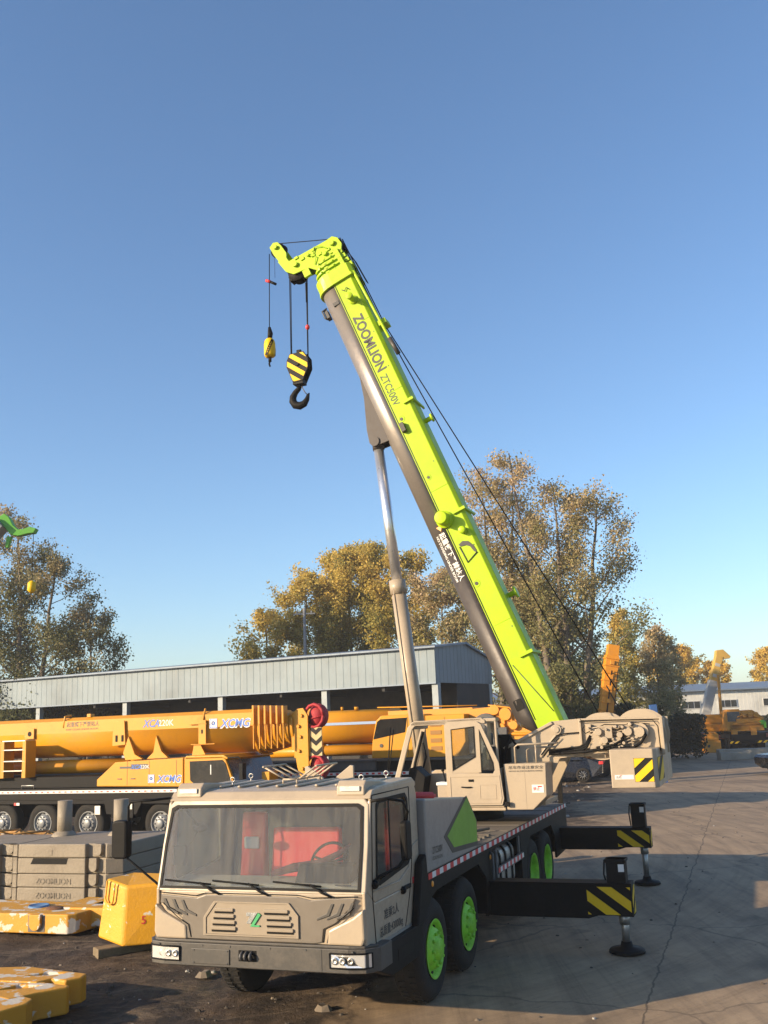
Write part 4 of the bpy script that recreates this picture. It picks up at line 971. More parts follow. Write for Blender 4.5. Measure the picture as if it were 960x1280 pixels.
def xcmg(t, x, y, z, h):
    t.box(x, x + h * .95, y + .002, y + .006, z - .02, z + h * .92, mi=1)
    t.ring(rect(x + .015, x + h * .93, z - .005, z + h * .90), rect(x + .035, x + h * .88, z + .015, z + h * .86), 'y', y - .002, y + .002, mi=0)
    t.lathe([(.001, 0), (h * .22, 0), (h * .22, .004)], (x + h * .47, y, z + h * .45), (0, -1, 0), 16, 0)
    t.prism([(x + h * .40, z + h * .55), (x + h * .55, z + h * .55), (x + h * .47, z + h * .25)], 'y', y - .008, y - .005, mi=1)
    t.text('XCMG', (x + h * 1.25, y + .001, z - .012), (1, 0, 0), (0, 0, 1), h * 1.22, 1, bold=.05, shear=.25, width=h * 3.75)
    t.text('XCMG', (x + h * 1.30, y - .002, z + .004), (1, 0, 0), (0, 0, 1), h * 1.12, 0, bold=.02, shear=.25, width=h * 3.6)
xcmg(t, -.38, -.008, 1.76, .24)
t.build('hood_lettering', [BLUE, WHITE], xh)
c = MB()
c.prism([(.88, 1.30), (.88, 2.42), (1.0, 2.46), (2.18, 2.45), (2.30, 2.36), (2.62, 1.62), (2.62, 1.25)], 'y', .02, 2.55)
c.prism([(.90, 2.42), (1.0, 2.49), (2.28, 2.485), (2.42, 2.40), (2.40, 2.36), (2.2, 2.42)], 'y', -.04, 2.60)
xcab = c.build('driver_cab', YEL, X1, .03, 3)
c = MB(); c.prism([(1.10, 1.80), (1.08, 2.33), (2.20, 2.35), (2.30, 2.25), (2.55, 1.52), (1.80, 1.52), (1.25, 1.68)], 'y', .004, .018); c.build('side_window', DKGLASS, xcab)
c = MB(); c.box(1.80, 1.83, -.01, .003, 1.95, 2.22); c.build('white_strip', WHITE, xcab)
c = MB()
c.loft([[(2.345, .10, 2.33), (2.345, 2.47, 2.33), (2.66, 2.47, 1.60), (2.66, .10, 1.60)], [(2.22, .10, 2.33), (2.22, 2.47, 2.33), (2.54, 2.47, 1.60), (2.54, .10, 1.60)]]); c.build('windscreen', BLGLASS, xcab)
c = MB(); c.tube([(2.4, -.02, 2.4), (2.8, -.1, 2.42), (2.95, -.1, 2.3)], .02); c.box(2.88, 3.0, -.2, .0, 1.8, 2.25); c.build('mirror', PLAST, xcab, .02)
c = MB(); c.prism([(2.62, .8), (2.62, 1.3), (2.75, 1.3), (2.8, .8)], 'y', .1, 2.5); c.build('bumper', BLACK, X1, .03)
# boom
BC = 1.55
def xboom(P, x0, x1, yc, hw, zb, zt, name='boom', mat=None, nm=None):
    c = MB(); zc = zb + (zt - zb) * .62
    sec = [(yc - hw, zc), (yc - hw, zt - .10), (yc - hw + .18, zt), (yc + hw - .18, zt), (yc + hw, zt - .10), (yc + hw, zc)]
    for i in range(1, 12):
        t_ = PI * i / 12; sec.append((yc + hw * math.copysign(abs(math.cos(t_)) ** .7, math.cos(t_)), zc - (zc - zb) * math.sin(t_) ** .8))
    c.loft([[(x, a, b2) for a, b2 in sec] for x in (x0, x1)], 0, True, True)
    return c
c = xboom(X1, -10, 2.7, BC, .62, 2.50, 3.76); xb = c.build('boom', YEL, X1, .0)
for f in xb.data.polygons: f.use_smooth = abs(f.normal.z) < .97 and f.center.z < 3.28
c = MB()
for k_ in range(6):
    x = 2.72 + k_ * .2; g = .05 - .035 * k_
    for (xa, xe, gg) in ((x, x + .07, g + .03), (x + .07, x + .2, g - .02)):
        q = xboom(X1, xa, xe, BC, .62 + gg, 2.50 - gg + .012 * k_, 3.76 + gg - .015 * k_); b_ = len(c.v); c.v += q.v; c.f += [tuple(i + b_ for i in f) for f in q.f]; c.m += q.m; c.sm += q.sm
    c.box(x + .0, x + .06, BC - .75, BC - .5, 3.3, 3.86 - .01 * k_); c.box(x + .01, x + .04, BC - .72, BC - .66, 2.6, 3.5)
c.build('boom_sections', YEL, xb, .004)
c = MB()
for y0, y1 in ((BC - .42, BC - .36), (BC + .36, BC + .42)): c.prism([(3.85, 3.55), (4.05, 3.70), (4.25, 3.72), (4.40, 3.50), (4.40, 1.95), (4.30, 1.72), (4.12, 1.75), (4.02, 2.05), (3.95, 2.5), (3.85, 2.55)], 'y', y0, y1)
c.box(3.9, 4.3, BC - .36, BC + .36, 2.3, 3.5); c.box(3.0, 3.25, BC - .7, BC - .2, 1.55, 1.95)
for x, z in ((4.1, 3.2), (4.15, 2.9), (4.1, 2.5), (4.2, 3.5), (4.2, 2.0)): c.cyl((x, BC - .48, z), (x, BC - .42, z), .05, n=14)
xhd = c.build('boom_head', YEL, xb, .01)
c = MB()
for z in (3.48, 2.02):
    c.ball((4.55, BC, z), .31, 20, sc=(.95, 1.0, 1.15)); c.tube([(4.55 + .3 * math.cos(t), BC - .3, z + .33 * math.sin(t)) for t in np.linspace(0, 2 * PI, 13)], .05, 8)
    c.tube([(4.3, BC - .32, z - .1), (4.85, BC - .3, z)], .02, 6)
c.build('red_sheave_wrap', paint('red_tarp', (.38, .01, .02), .65, dirt=.2, bump=.6, dscale=5), xhd)
c = MB(); c.prism(rect(4.43, 4.80, 2.35, 3.15), 'y', BC - .34, BC - .30, mi=1)
for sg in (1, -1):
    reg = rect(4.43, 4.615, 2.36, 3.14) if sg < 0 else rect(4.615, 4.80, 2.36, 3.14)
    for q in bands(reg, .24, .45, sg * .8, sg * 4.615 * .8 / math.hypot(1, .8) * 1): c.prism(q, 'y', BC - .345, BC - .341, mi=0)
c.build('chevron_board', [BSTR, paint('old_yellow_board', (.55, .42, .2), .6)], xhd)
c = MB()
c.cyl((-10, BC - .2, 2.18), (-2.05, BC - .2, 2.22), .22, n=24); c.cyl((-2.05, BC - .2, 2.22), (-1.8, BC - .2, 2.23), .16, n=24)
c.build('luffing_cylinder', YEL, X1)
c = MB(); y = BC - .66
c.prism([(-2.32, 3.55), (-1.95, 3.60), (-1.90, 2.85), (-2.4, 2.82), (-2.4, 3.2)], 'y', y - .04, y); c.prism([(-1.80, 3.1), (-1.55, 2.55), (-1.25, 2.40), (-1.9, 2.38), (-2.0, 2.6)], 'y', y - .02, y + .1); c.prism([(-.75, 3.1), (-.55, 2.62), (-.3, 2.42), (-1.1, 2.40), (-.85, 2.6)], 'y', y - .02, y + .1)
c.box(.82, 1.08, y - .05, y, 2.8, 3.5); c.box(.55, 1.4, y - .06, y, 2.78, 2.80); c.box(.45, 1.1, y - .05, y, 3.38, 3.40)
c.prism([(.55, 2.45), (.62, 2.78), (.85, 2.78), (1.05, 2.45)], 'y', y, y + .06); c.tube([(-4.45, y + .05, 3.45), (-4.40, y + .06, 3.80), (-4.35, y + .3, 3.84)], .035); c.tube([(.95, y, 3.5), (.97, y + .1, 3.84)], .03)
c.box(-6.0, -5.6, y - .03, y, 3.14, 3.48); c.box(-3.6, -3.45, BC - .5, BC - .3, 3.75, 3.86)
for x in (-2.28, -2.05): c.box(x, x + .08, y - .055, y - .04, 2.95, 3.15, mi=1)
c.box(.92, .98, y - .056, y - .05, 3.1, 3.22, mi=1)
c.cyl((-5.78, y - .04, 3.3), (-5.78, y - .025, 3.3), .08, n=16, mi=1)
c.build('boom_bracket', [YEL, BLACK], xb, .008)
t = MB(); y = BC - .625
t.text('起重臂下严禁站人', (-4.30, y, 3.48), (1, 0, 0), (0, 0, 1), .17, 2, bold=.01, width=1.3); t.text('KEEP CLEAR UNDER BOOM', (-4.32, y, 3.36), (1, 0, 0), (0, 0, 1), .08, 2, width=1.28)
t.text('XCA', (-1.30, y, 3.36), (1, 0, 0), (0, 0, 1), .32, 0, bold=.02, shear=.3, width=.62); t.text('220K', (-.70, y, 3.38), (1, 0, 0), (0, 0, 1), .26, 1, bold=.01, width=.56)
xcmg(t, 1.16, y - .004, 3.26, .29)
t.build('boom_lettering', [BLUE, WHITE, INK], xb)
c = MB()
for x in (-6.15, -5.25): c.prism([(x, 1.95), (x - .0, 3.1), (x + .14, 3.1), (x + .16, 1.95)], 'y', .0, .45)
for z in (2.15, 2.45, 2.8, 3.08): c.box(-6.1, -5.15, .0, .45, z, z + .04, mi=1)
c.box(-8.2, -6.15, .0, .4, 1.95, 3.12)
c.build('access_ladder', [YEL, STEEL], X1, .01)

# ================================================================== YELLOW CRANE, REAR
X2 = thing('truck_crane', 'farther yellow truck crane with a blue line along its boom and a louvred hood', 'truck crane', (.164, 32.5, 0), -R(23), 'yellow cranes parked before the shed')
c = MB(); c.box(-11, 3.9, .02, 2.7, 1.0, 1.5); c.box(-11, 3.9, .2, 2.5, 1.5, 1.95); c.box(-11, 3.6, .5, 2.2, .6, 1.0)
c.prism([(-11, 1.66), (3.9, 1.66), (3.9, 1.1), (3.2, 1.2), (2.2, 1.2), (1.8, .8), (.5, .8), (.2, 1.2), (-1.4, 1.2), (-2.8, 1.2), (-3.2, .8), (-11, .8)], 'y', 0, .05)
x2c = c.build('chassis', BLACK, X2, .01)
c = MB(); x = -10.9; c.box(-11, 3.85, -.006, -.001, 1.52, 1.62)
while x < 3.7: c.box(x, x + .1, -.012, -.006, 1.54, 1.60, mi=1); x += .22
c.build('reflective_tape', [WHITE, RED], x2c)
for x in (-2.1, -.6, 2.5):
    w = make_wheel(X2, x, .12, .58, .60, 1, RIMG, False, tread=False, bolts=False); w.rotation_euler = (0, 0, -PI / 2)
c = xboom(X2, -7, -.75, 1.6, .6, 2.50, 3.66); x2b = c.build('boom', YEL, X2)
c = MB(); c.cyl((-7, 1.3, 2.28), (-1.2, 1.3, 2.30), .19, n=24); c.cyl((-3.55, 1.3, 2.28), (-3.35, 1.3, 2.28), .23, n=24); c.build('luffing_cylinder', YEL, X2)
c = MB(); c.box(-7, -1.2, .985, .995, 3.16, 3.25); c.build('blue_line', BLUELINE if 'BLUELINE' in globals() else BLUEL, x2b)
c = MB(); c.tube([(-2.6, 1.2, 3.66), (-2.6, 1.2, 3.78)], .05); c.tube([(-1.2, 1.1, 3.70), (2.4, 1.1, 3.62)], .02); c.tube([(-2.0, 1.1, 3.66), (-2.0, 1.1, 3.76)], .08); c.build('boom_bracket', YEL, x2b)
c = MB(); c.prism([(-1.0, 2.05), (-.95, 2.6), (-.80, 3.25), (-.6, 3.42), (.95, 3.42), (.95, 2.05)], 'y', .0, 1.1); x2cab = c.build('operator_cab', YEL, X2, .04)
c = MB(); c.prism([(-.90, 2.66), (-.74, 3.22), (-.62, 3.30), (.32, 3.32), (.24, 2.86)], 'y', -.012, -.002); c.build('side_window', DKGLASS, x2cab)
c = MB(); c.cyl((-.62, -.02, 2.45), (-.62, .0, 2.45), .06, n=16); c.box(.33, .34, -.01, 0, 2.1, 3.35); c.build('door_seams', INK, x2cab)
c = MB(); c.prism([(.96, 2.05), (.96, 3.36), (2.3, 3.36), (2.3, 2.5), (2.0, 2.05)], 'y', .02, 1.2); x2h = c.build('engine_hood', YEL, X2, .02)
c = MB()
for z in (2.25, 2.5, 2.75, 3.0): c.box(1.12, 1.5, .005, .018, z, z + .13)
c.box(1.62, 1.63, .01, .018, 2.1, 3.3); c.build('louvres', paint('louvre_shadow', (.30, .14, .02), .6), x2h)
c = MB(); c.box(-11, 2.6, .05, .1, 1.95, 2.02); c.box(-3, -.9, .1, .9, 1.66, 2.0); c.box(2.3, 3.6, .3, 2.2, 2.1, 2.9); c.cyl((2.9, .3, 2.9), (2.9, 2.2, 2.9), .45, n=24)
c.build('deck_box', DARKG, X2, .02)
c = MB()
c.prism([(2.3, 3.5), (3.3, 3.56), (3.7, 3.45), (4.0, 2.9), (4.6, 2.6), (4.6, 2.45), (3.2, 2.55), (2.3, 2.95)], 'y', .5, .6); c.prism([(2.3, 3.5), (3.3, 3.56), (3.7, 3.45), (4.0, 2.9), (4.6, 2.6), (4.6, 2.45), (3.2, 2.55), (2.3, 2.95)], 'y', 1.7, 1.8)
c.box(-.6, 2.4, .6, 2.0, 3.36, 3.56)
for x, z, r_ in ((3.2, 3.45, .16), (3.55, 3.3, .2), (3.0, 3.1, .12), (3.8, 2.95, .14), (3.4, 2.9, .12)): c.cyl((x, .36, z), (x, 1.9, z), r_, n=18)
for x, z in ((2.8, 3.2), (3.1, 3.3), (3.45, 3.05), (3.7, 3.2), (2.6, 3.1)): c.box(x - .06, x + .06, .42, .5, z - .12, z + .12)
c.tube([(3.3, .45, 2.7), (4.0, .5, 2.66), (4.8, .6, 2.68)], .06); c.tube([(3.0, .4, 3.6), (3.7, .4, 3.5), (4.1, .4, 3.1)], .03)
c.build('winch_frame', YEL2, X2, .01)

# ================================================================== GREEN CRANE TIP at far left
def I2(x, y, z): return Vector((x, y, z))
GC = thing('truck_crane', 'green boom tip of a crane reaching in past the left picture edge', 'truck crane', (-14.0, 34.5, 0), 0)
LIMED = paint('green_crane_paint', (.10, .40, .02), .4)
gq = [(1, 647), (7, 643), (13, 648), (18.5, 658.6), (25, 664), (31, 663.5), (39, 661), (47, 663.5), (44, 669), (37, 669.5), (25, 672), (16, 670), (10, 663), (2, 653)]
c = MB(); c.prism([(-.06 + p * .0298, 11.15 - (q - 645) * .0297) for p, q in gq], 'y', -.15, .15)
GM = Matrix.Translation((-.05, 0, 10.85)) @ Matrix.Rotation(-R(48), 4, 'Y')
gb = MB(GM); gb.prism([(-.35, -.3), (-.35, .3), (.3, .3), (.3, -.3)], 'x', -9.6, .05); gb = gb.build('boom', GUN, GC, .03)
GH = c.build('boom_head', LIMED, gb, .02)
c = MB(); c.prism([(.25, 10.35), (.42, 10.35), (.30, 9.95), (.22, 9.95)], 'y', -.1, .1); c.build('sheave_arm', LIMED, GC)
gh = thing('ball_hook', 'small yellow hook weight hanging below the green boom tip at the far left', 'crane hook', (-12.8, 34.5, 8.2), 0)
c = MB(); c.lathe([(.001, .5), (.06, .5), (.14, .42), (.15, .16), (.06, .06), (.001, .06)], (0, 0, 0), (0, 0, 1), 16); c.build('weight', YSTR, gh)
c = MB(); c.tube([(0, 0, .5), (0, 0, 2.3)], .012, 6); c.build('hoist_rope', PLAST, gh)

# ================================================================== SHED
SHD = thing('open_shed', 'long open-fronted storage shed with ribbed pale sheet fascia and dark interior', 'shed', (2.087, 45.684, 0), -R(28.6))
c = MB(); c.box(-42, 0, .0, .08, 4.87, 6.50); sf_ = c.build('fascia', SHEET, SHD)
c = MB(); c.prism([(.08, 4.87), (.08, 6.50), (3.4, 6.80), (6.75, 6.10), (6.75, 4.87)], 'x', -.08, 0); c.build('gable', SHEETY, SHD)
c = MB(); c.prism([(-.25, 6.48), (-.25, 6.56), (3.4, 6.90), (7.0, 6.12), (7.0, 6.02), (3.4, 6.80), (.0, 6.50)], 'x', -42, .15); c.build('roof', ROOFB, SHD)
c = MB(); c.box(-42, .02, -.06, .0, 4.82, 4.88); c.box(-42, .05, -.1, 0.0, 6.44, 6.50); c.tube([(-42, -.1, 6.55), (.1, -.1, 6.55)], .05); c.build('eave_trim', ROOFB, SHD)
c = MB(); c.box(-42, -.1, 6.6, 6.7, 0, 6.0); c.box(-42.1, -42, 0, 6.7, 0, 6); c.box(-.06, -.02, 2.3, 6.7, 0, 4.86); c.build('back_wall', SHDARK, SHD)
for x in (-39.5, -33, -26.4, -19.5, -12.75, -6.25, -.12):
    c = MB(); c.box(x - .16, x + .16, .1, .40, 0, 4.86); c.box(x - .22, x + .22, .08, .42, 0, .5); c.build('post', paint('post_grey', (.30, .34, .36), .6) if x == -39.5 else bpy.data.materials['post_grey'], SHD, .01)
c = MB(); c.box(-.2, .0, 6.3, 6.6, 0, 4.87); c.build('post', bpy.data.materials['post_grey'], SHD)
c = MB()
for x in (-36, -29, -22, -15, -9, -3): c.box(x, x + .15, .2, 6.5, 4.6, 4.8)
c.build('roof_beam', SHDARK, SHD)
lp_ = thing('utility_pole', 'thin grey pole with a crossarm standing up behind the shed roof', 'pole', (-5.85, 67.3, 0), 0)
c = MB(); c.cyl((0, 0, 0), (0, 0, 11.1), .14, .10); po = c.build('pole', paint('grey_pole', (.25, .26, .27), .7), lp_)
c = MB(); c.box(-.75, .75, -.05, .05, 10.65, 10.75); c.tube([(-.5, 0, 10.7), (-.5, 0, 10.9)], .05); c.tube([(.5, 0, 10.7), (.5, 0, 10.9)], .05); c.build('crossarm', bpy.data.materials['grey_pole'], lp_)

# ================================================================== COUNTERWEIGHT STACK (foreground left)
KO = Vector((-7.428, 19.8, 0)); KR = -R(18)
KM = Matrix.Translation(KO) @ Matrix.Rotation(KR, 4, 'Z')
def slab_top(x0, x1, z0, z1, depth, notch, ch=.28):
    """plan outline of a crane counterweight slab, with a lug slot"""
    m = MB()
    P = [(x0, .0), (notch - .22, .0), (notch - .22, .10), (notch + .22, .10), (notch + .22, 0), (x1 - ch, .0), (x1, ch * .6), (x1, depth), (x0, depth)]
    m.prism(P, 'z', z0, z1)
    return m
def lug(m, x, z0, z1, y=.02, w=.085):
    P = [(x - w, z1), (x - w, z0 + w)] + [(x - w * math.cos(t), z0 + w - w * math.sin(t)) for t in np.linspace(0, PI, 9)] + [(x + w, z1)]
    m.prism(P, 'y', y - .05, y + .1)
stack_lab = ['thick grey-beige counterweight plate topmost of the stack at left, with two round posts on it',
             'grey-beige counterweight plate with a dark carrying slot, second from the top of its stack',
             'grey-beige counterweight plate third from the top of its stack, raised letters on its edge',
             'grey-beige counterweight plate lowest of the stack, behind the peeling yellow slab']
for k_, (z0, z1) in enumerate(((.955, 1.205), (.665, .945), (.415, .655), (.155, .405))):
    o = thing('counterweight_plate', stack_lab[k_], 'counterweight', KM @ Vector((0, 0, z0)), KR, 'grey counterweight plates in the stack')
    m = slab_top(0.0, 2.28 + .02 * (k_ == 0), 0, z1 - z0, 2.1, 1.76)
    pl = m.build('plate', CWG, o, .02)
    m = MB(); lug(m, 1.70 if k_ else 1.80, .03, z1 - z0 - .0, .06); m.build('lug', CWG, o, .01)
    if k_ == 1: m = MB(); m.prism([(.30, .17), (.36, .28), (1.15, .28), (1.12, .17)], 'y', -.004, .001); m.build('carrying_slot', BLACK, o)
    if k_ >= 2: m = MB(); m.text('ZOOMLION', (.42, -.012, .06), (1, 0, 0), (0, 0, 1), .15, bold=.01, width=.8); m.build('raised_lettering', CWG, o)
    if k_ == 0:
        m = MB()
        for x, y in ((-.05 + .08, 1.4), (1.33, 1.5)):
            m.cyl((x, y, .24), (x, y, .95), .15, n=28); m.lathe([(.15, .34), (.22, .30), (.26, .25), (.26, .24)], (x, y, 0), (0, 0, 1), 28)
        m.build('post', CWG, o)
        m = MB(); m.box(.78, .79, -.006, .0, .04, .14); m.box(.70, .78, -.006, 0, .04, .05); m.build('cast_mark', CWG, o)
lab2 = ['short grey counterweight block topmost at the left picture edge, beside the tall stack', 'short grey counterweight block second from the top at the left picture edge', 'short grey counterweight block third from the top at the left picture edge', 'short grey counterweight block lowest at the left picture edge']
for k_, (z0, z1) in enumerate(((.985, 1.20), (.665, .965), (.415, .655), (.155, .405))):
    o = thing('counterweight_block', lab2[k_], 'counterweight', KM @ Vector((-1.65, 0, z0)), KR, 'grey counterweight blocks at the edge')
    m = slab_top(0, 1.58, 0, z1 - z0, 1.6, 1.42, .05); m.build('block', CWG, o, .02)
    m = MB(); lug(m, 1.44, .03, z1 - z0, .06); m.build('lug', CWG, o, .01)
# peeling yellow slabs
YO = Vector((-6.065, 17.1, 0))
def yslab(nm, lab, origin, rz, P, z0, z1, lugs=(), holes=None, mark=None, grp='peeling yellow counterweight slabs', tilt=0):
    o = thing(nm, lab, 'counterweight', origin, rz, grp); 
    if tilt: o.rotation_euler = (0, tilt, rz)
    m = MB(); m.prism(P, 'z', z0, z1)
    pl = m.build('slab', YCHIP, o)
    if holes:
        bm_ = MB()
        for h_ in holes: bm_.prism(h_, 'z', z1 - .09, z1 + .05)
        cut = bm_.build('cutter', YCHIP, o)
        bo2 = pl.modifiers.new('cut', 'BOOLEAN'); bo2.operation = 'DIFFERENCE'; bo2.object = cut; bo2.solver = 'EXACT'
        dg = bpy.context.evaluated_depsgraph_get(); dg.update(); me2 = bpy.data.meshes.new_from_object(pl.evaluated_get(dg)); pl.modifiers.clear(); pl.data = me2; bpy.data.objects.remove(cut)
    bv = pl.modifiers.new('bevel', 'BEVEL'); bv.width = .022; bv.segments = 3; bv.limit_method = 'ANGLE'; bv.angle_limit = R(35)
    for (x, y, w, h_) in lugs:
        m = MB(); m.box(x - w - .06, x + w + .06, y - .006, y + .1, z0 + .02, z1 - .01, mi=1); lug(m, x, z0 + .05, z1 - .005, y - .01, w); m.build('lug', [YCHIP, TAUPE], o, .012)
    return o, pl
sl1, p1 = yslab('counterweight_slab', 'wide peeling yellow slab with a U-shaped lug, lying before the grey stack', YO, -R(18), [(-2.6, .0), (.60, 0), (.72, .10), (.78, .55), (.45, .9), (-.15, 1.05), (-2.6, 1.2)], .06, .37, [(0.0, 0.0, .11, 0)])
m = MB(); m.lathe([(.001, .02), (.16, .02), (.17, .03), (.18, .0)], (-.42, .60, .37), (0, 0, 1), 24); m.build('blue_disc', paint('blue_plastic_lid', (.10, .22, .42), .5), sl1)
m = MB(); m.ball((.05, .42, .38), .14, 12, sc=(1.3, .8, .3)); m.build('rust_patch', paint('rust', (.13, .055, .025), .9, bump=1), sl1)
yslab('counterweight_slab', 'peeling yellow slab end just right of the wide slab with the lug', YO + Vector((.62, .22, 0)), -R(18), [(-.5, .0), (.55, 0.04), (.62, .12), (.62, .55), (.1, .95), (-.5, 1.0)], .10, .40)
yslab('counterweight_slab', 'narrow peeling yellow slab edge nearest the upright yellow block, half hidden', YO + Vector((1.15, .42, 0)), -R(18), [(-.4, .0), (.36, 0.0), (.36, .7), (-.4, .8)], .10, .40)
m = MB(); m.prism([(-.12, 0), (.12, 0), (.12, .08), (-.12, .08)], 'y', -.1, 1.0)
FO = Vector((-4.471, 12.556, 0))
yslab('counterweight_slab', 'peeling yellow slab with white lug tip at bottom left, farthest of the three near ones', FO + Vector((-.02, .03, 0)), -R(18), [(-1.8, .28), (-1.0, .62), (-.62, .72), (.20, .56), (.42, .50), (.46, .34), (.34, .18), (.10, .22), (.02, .05), (-1.8, .0)], .06, .36, holes=[[(-.30, .30), (.06, .42), (.10, .50), (-.16, .50)]])
yslab('counterweight_slab', 'peeling yellow slab with a slot in its top at bottom left, middle of the three near ones', FO + Vector((-.12, -.35, 0)), -R(18), [(-1.8, .1), (-.8, .55), (-.1, .62), (.1, .50), (.48, .44), (.50, .36), (.30, .10), (.12, -.22), (-.2, -.1), (-1.8, -.3)], .04, .345, holes=[[(-.30, .10), (.06, .28), (.12, .38), (-.18, .36)], [(-.95, .2), (-.62, .26), (-.60, .42), (-.95, .36)]])
yslab('counterweight_slab', 'peeling yellow slab with rounded corner in the very bottom left corner, nearest of all', FO + Vector((-.28, -.95, 0)), -R(18), [(-1.8, .2), (-.5, .62), (.1, .60), (.36, .5), (.42, .3), (.2, -.4), (-1.8, -.9)], .02, .34)
# upright yellow block
yb = thing('counterweight_block', 'bright yellow tapered iron block standing on a timber, marked with a red 5', 'counterweight', (-4.304, 15.775, 0), -R(18))
m = MB()
bot = [(-.40, -.02, .20), (.14, -.16, .10), (.95, .22, .12), (.62, .62, .18), (-.2, .5, .2)]
top_ = [(-.27, -.0, 1.06), (.17, -.12, .96), (.85, .15, 1.0), (.62, .55, 1.06), (-.1, .5, 1.08)]
m.loft([bot, top_], 0, True, False)
ybo = m.build('block', YBLOCK, yb, .04, 3)
m = MB()
fr_ = Vector((.44, -.12, -.1)).normalized()
P0 = Vector((-.12, -.075, 1.02)); u_ = Vector((-.09, -.02, -.86)).normalized()
loop = []
for i in range(11):
    t_ = PI * i / 10; loop.append((math.cos(t_) * .065, -.22 - math.sin(t_) * .07))
loop = [(a_ * 1.35, b_ * 1.1) for a_, b_ in loop]; path = [(.088, .0)] + loop + [(-.088, .0)]
m.tube([P0 + fr_ * -a + u_ * -b2 + Vector((-.0, -.012, 0)) for a, b2 in path], .014, 8)
m.build('lifting_lug', YBLOCK, yb)
m = MB(); m.text('5', (.40, -.052, .42), (.81, .385, 0), (.0, .045, 1), .16, bold=.01); m.build('painted_number', RED, yb)
tb = thing('timber_baulk', 'weathered square timber propping up the bright yellow block', 'timber', (-4.304, 15.775, 0), -R(18))
m = MB(); m.prism(rounded(-.13, .13, -.02, .12, .025), 'y', -.42, .55, M=rot(.05, 0, 0, rz=-R(38))); m.build('timber', WOOD, tb, .008)
# lattice jib
lj = thing('lattice_jib', 'rusty yellow lattice jib section lying behind the grey counterweights', 'crane jib', (-9.9, 23.6, 0), -R(17))
m = MB(); L0, L1 = -2.5, 4.6
ch_ = [(-.0, .55), (.75, .55), (.0, 1.12), (.75, 1.12)]
def jz(x, z): return z - .05 * max(0, x) * (z > 1)
for y, z in ch_: m.tube([(L0, y, jz(L0, z)), (L1, y, jz(L1, z))], .045, 8)
x = L0; k_ = 0
while x < L1 - .4:
    a_, b2 = (.55, 1.12) if k_ % 2 else (1.12, .55)
    for y in (0, .75): m.tube([(x, y, jz(x, a_)), (x + .4, y, jz(x + .4, b2))], .022, 6)
    for z in (.55, 1.12): m.tube([(x, 0 if k_ % 2 else .75, jz(x, z)), (x + .4, .75 if k_ % 2 else 0, jz(x + .4, z))], .022, 6)
    x += .4; k_ += 1
m.build('lattice_frame', paint('rusty_yellow', (.42, .22, .05), .6, dirt=.7, dcol=(.13, .06, .03), dscale=4, bump=.5), lj)
m = MB()
for x in (-1.8, 1.2, 3.6): m.box(x, x + .3, -.2, 1.0, 0, .5)
m.build('timber_block', WOOD, lj, .02)

# ================================================================== FAR RIGHT CRANES AND OBJECTS
# orange vertical boom behind hedge  (depth ~70)
oc1 = thing('truck_crane', 'bright orange crane boom standing nearly upright behind the hedge, beside the big tree', 'truck crane', (10.95, 51.5, 0), 0); oc1.scale = (.74, .74, .74)
m = MB(); Mo = rot(0, 0, 3.1, ry=R(11)) @ Matrix.Scale(.84, 4)
m.M = Mo; m.box(-.55, .55, -.5, .5, 0, 6.2); m.box(-.45, .5, -.42, .42, 6.2, 7.1)
for z in np.arange(.3, 6.1, .62): m.box(-.62, .62, -.58, .5, z, z + .12)
for z in (1.0, 2.2, 3.3, 4.2, 5.4): m.box(-.2, .15, -.72, -.5, z, z + .35); m.cyl((.35, -.62, z + .1), (.35, -.5, z + .1), .12)
bo1 = m.build('boom', YEL2, oc1, .02)
m = MB(Mo); m.tube([(-.1, -.66, .1), (.0, -.66, 4.9)], .06); m.tube([(.52, -.66, 0), (.5, -.66, 5)], .04); m.tube([(-.35, -.7, 3.6), (.5, -.7, 2.4), (2.3, -.5, .2)], .05); m.build('hose', PLAST, bo1)
m = MB(); m.box(-1.2, 1.8, -1, 1.2, 1.9, 3.4); m.build('superstructure', YEL2, oc1, .05); m = MB(); m.box(-3, 2.2, -1.2, 1.2, 1.0, 1.7)
for x in (-2.2, -.6, 1.2): m.cyl((x, -1.3, .7), (x, 1.3, .7), .7, n=20)
m.build('carrier', BLACK, oc1, .05)
# white and yellow boom crane
oc2 = thing('truck_crane', 'distant low crane with a raised pale grey boom that turns yellow near its tip', 'truck crane', (23.9, 77.5, 0), 0)
m = MB(); Mo = rot(.4, 0, 2.2, ry=R(19.5)) @ Matrix.Diagonal((.70, .8, .88, 1)); m.M = Mo; m.box(-.48, .48, -.4, .4, 0, 3.6, mi=0); m.box(-.40, .40, -.35, .35, 3.6, 5.9, mi=1); m.box(-.42, .42, -.38, .38, 4.3, 4.6, mi=1); m.prism([(-.42, 5.7), (-.5, 6.3), (.2, 6.55), (1.2, 6.15), (1.15, 5.95), (.4, 5.7)], 'y', -.3, .3, mi=1)
m.box(-.3, .3, -.37, .37, 3.9, 4.2, mi=0); m.box(-.3, .3, -.37, .37, 4.9, 5.2, mi=0)
m.build('boom', [paint('pale_grey_paint', (.45, .45, .43), .5), paint('faded_yellow', (.58, .36, .07), .5)], oc2, .03)
m = MB(); m.cyl((1.55, -.6, 1.0), (1.72, -.6, 5.6), .12); m.build('luffing_cylinder', YEL2, oc2)
m = MB(); m.box(-1.6, 4.6, -1.2, 1.2, 1.3, 1.9); m.box(-.6, 2.3, -1.0, 1.0, 1.9, 2.6); m.cyl((-.4, -1.3, 1.6), (-.4, -1.2, 1.6), .3); m.build('superstructure', YEL2, oc2, .05)
m = MB(); m.box(-4, 5.6, -1.25, 1.25, .55, 1.15); m.box(-3.0, -1.8, -1.25, 1.0, 1.15, 2.0)
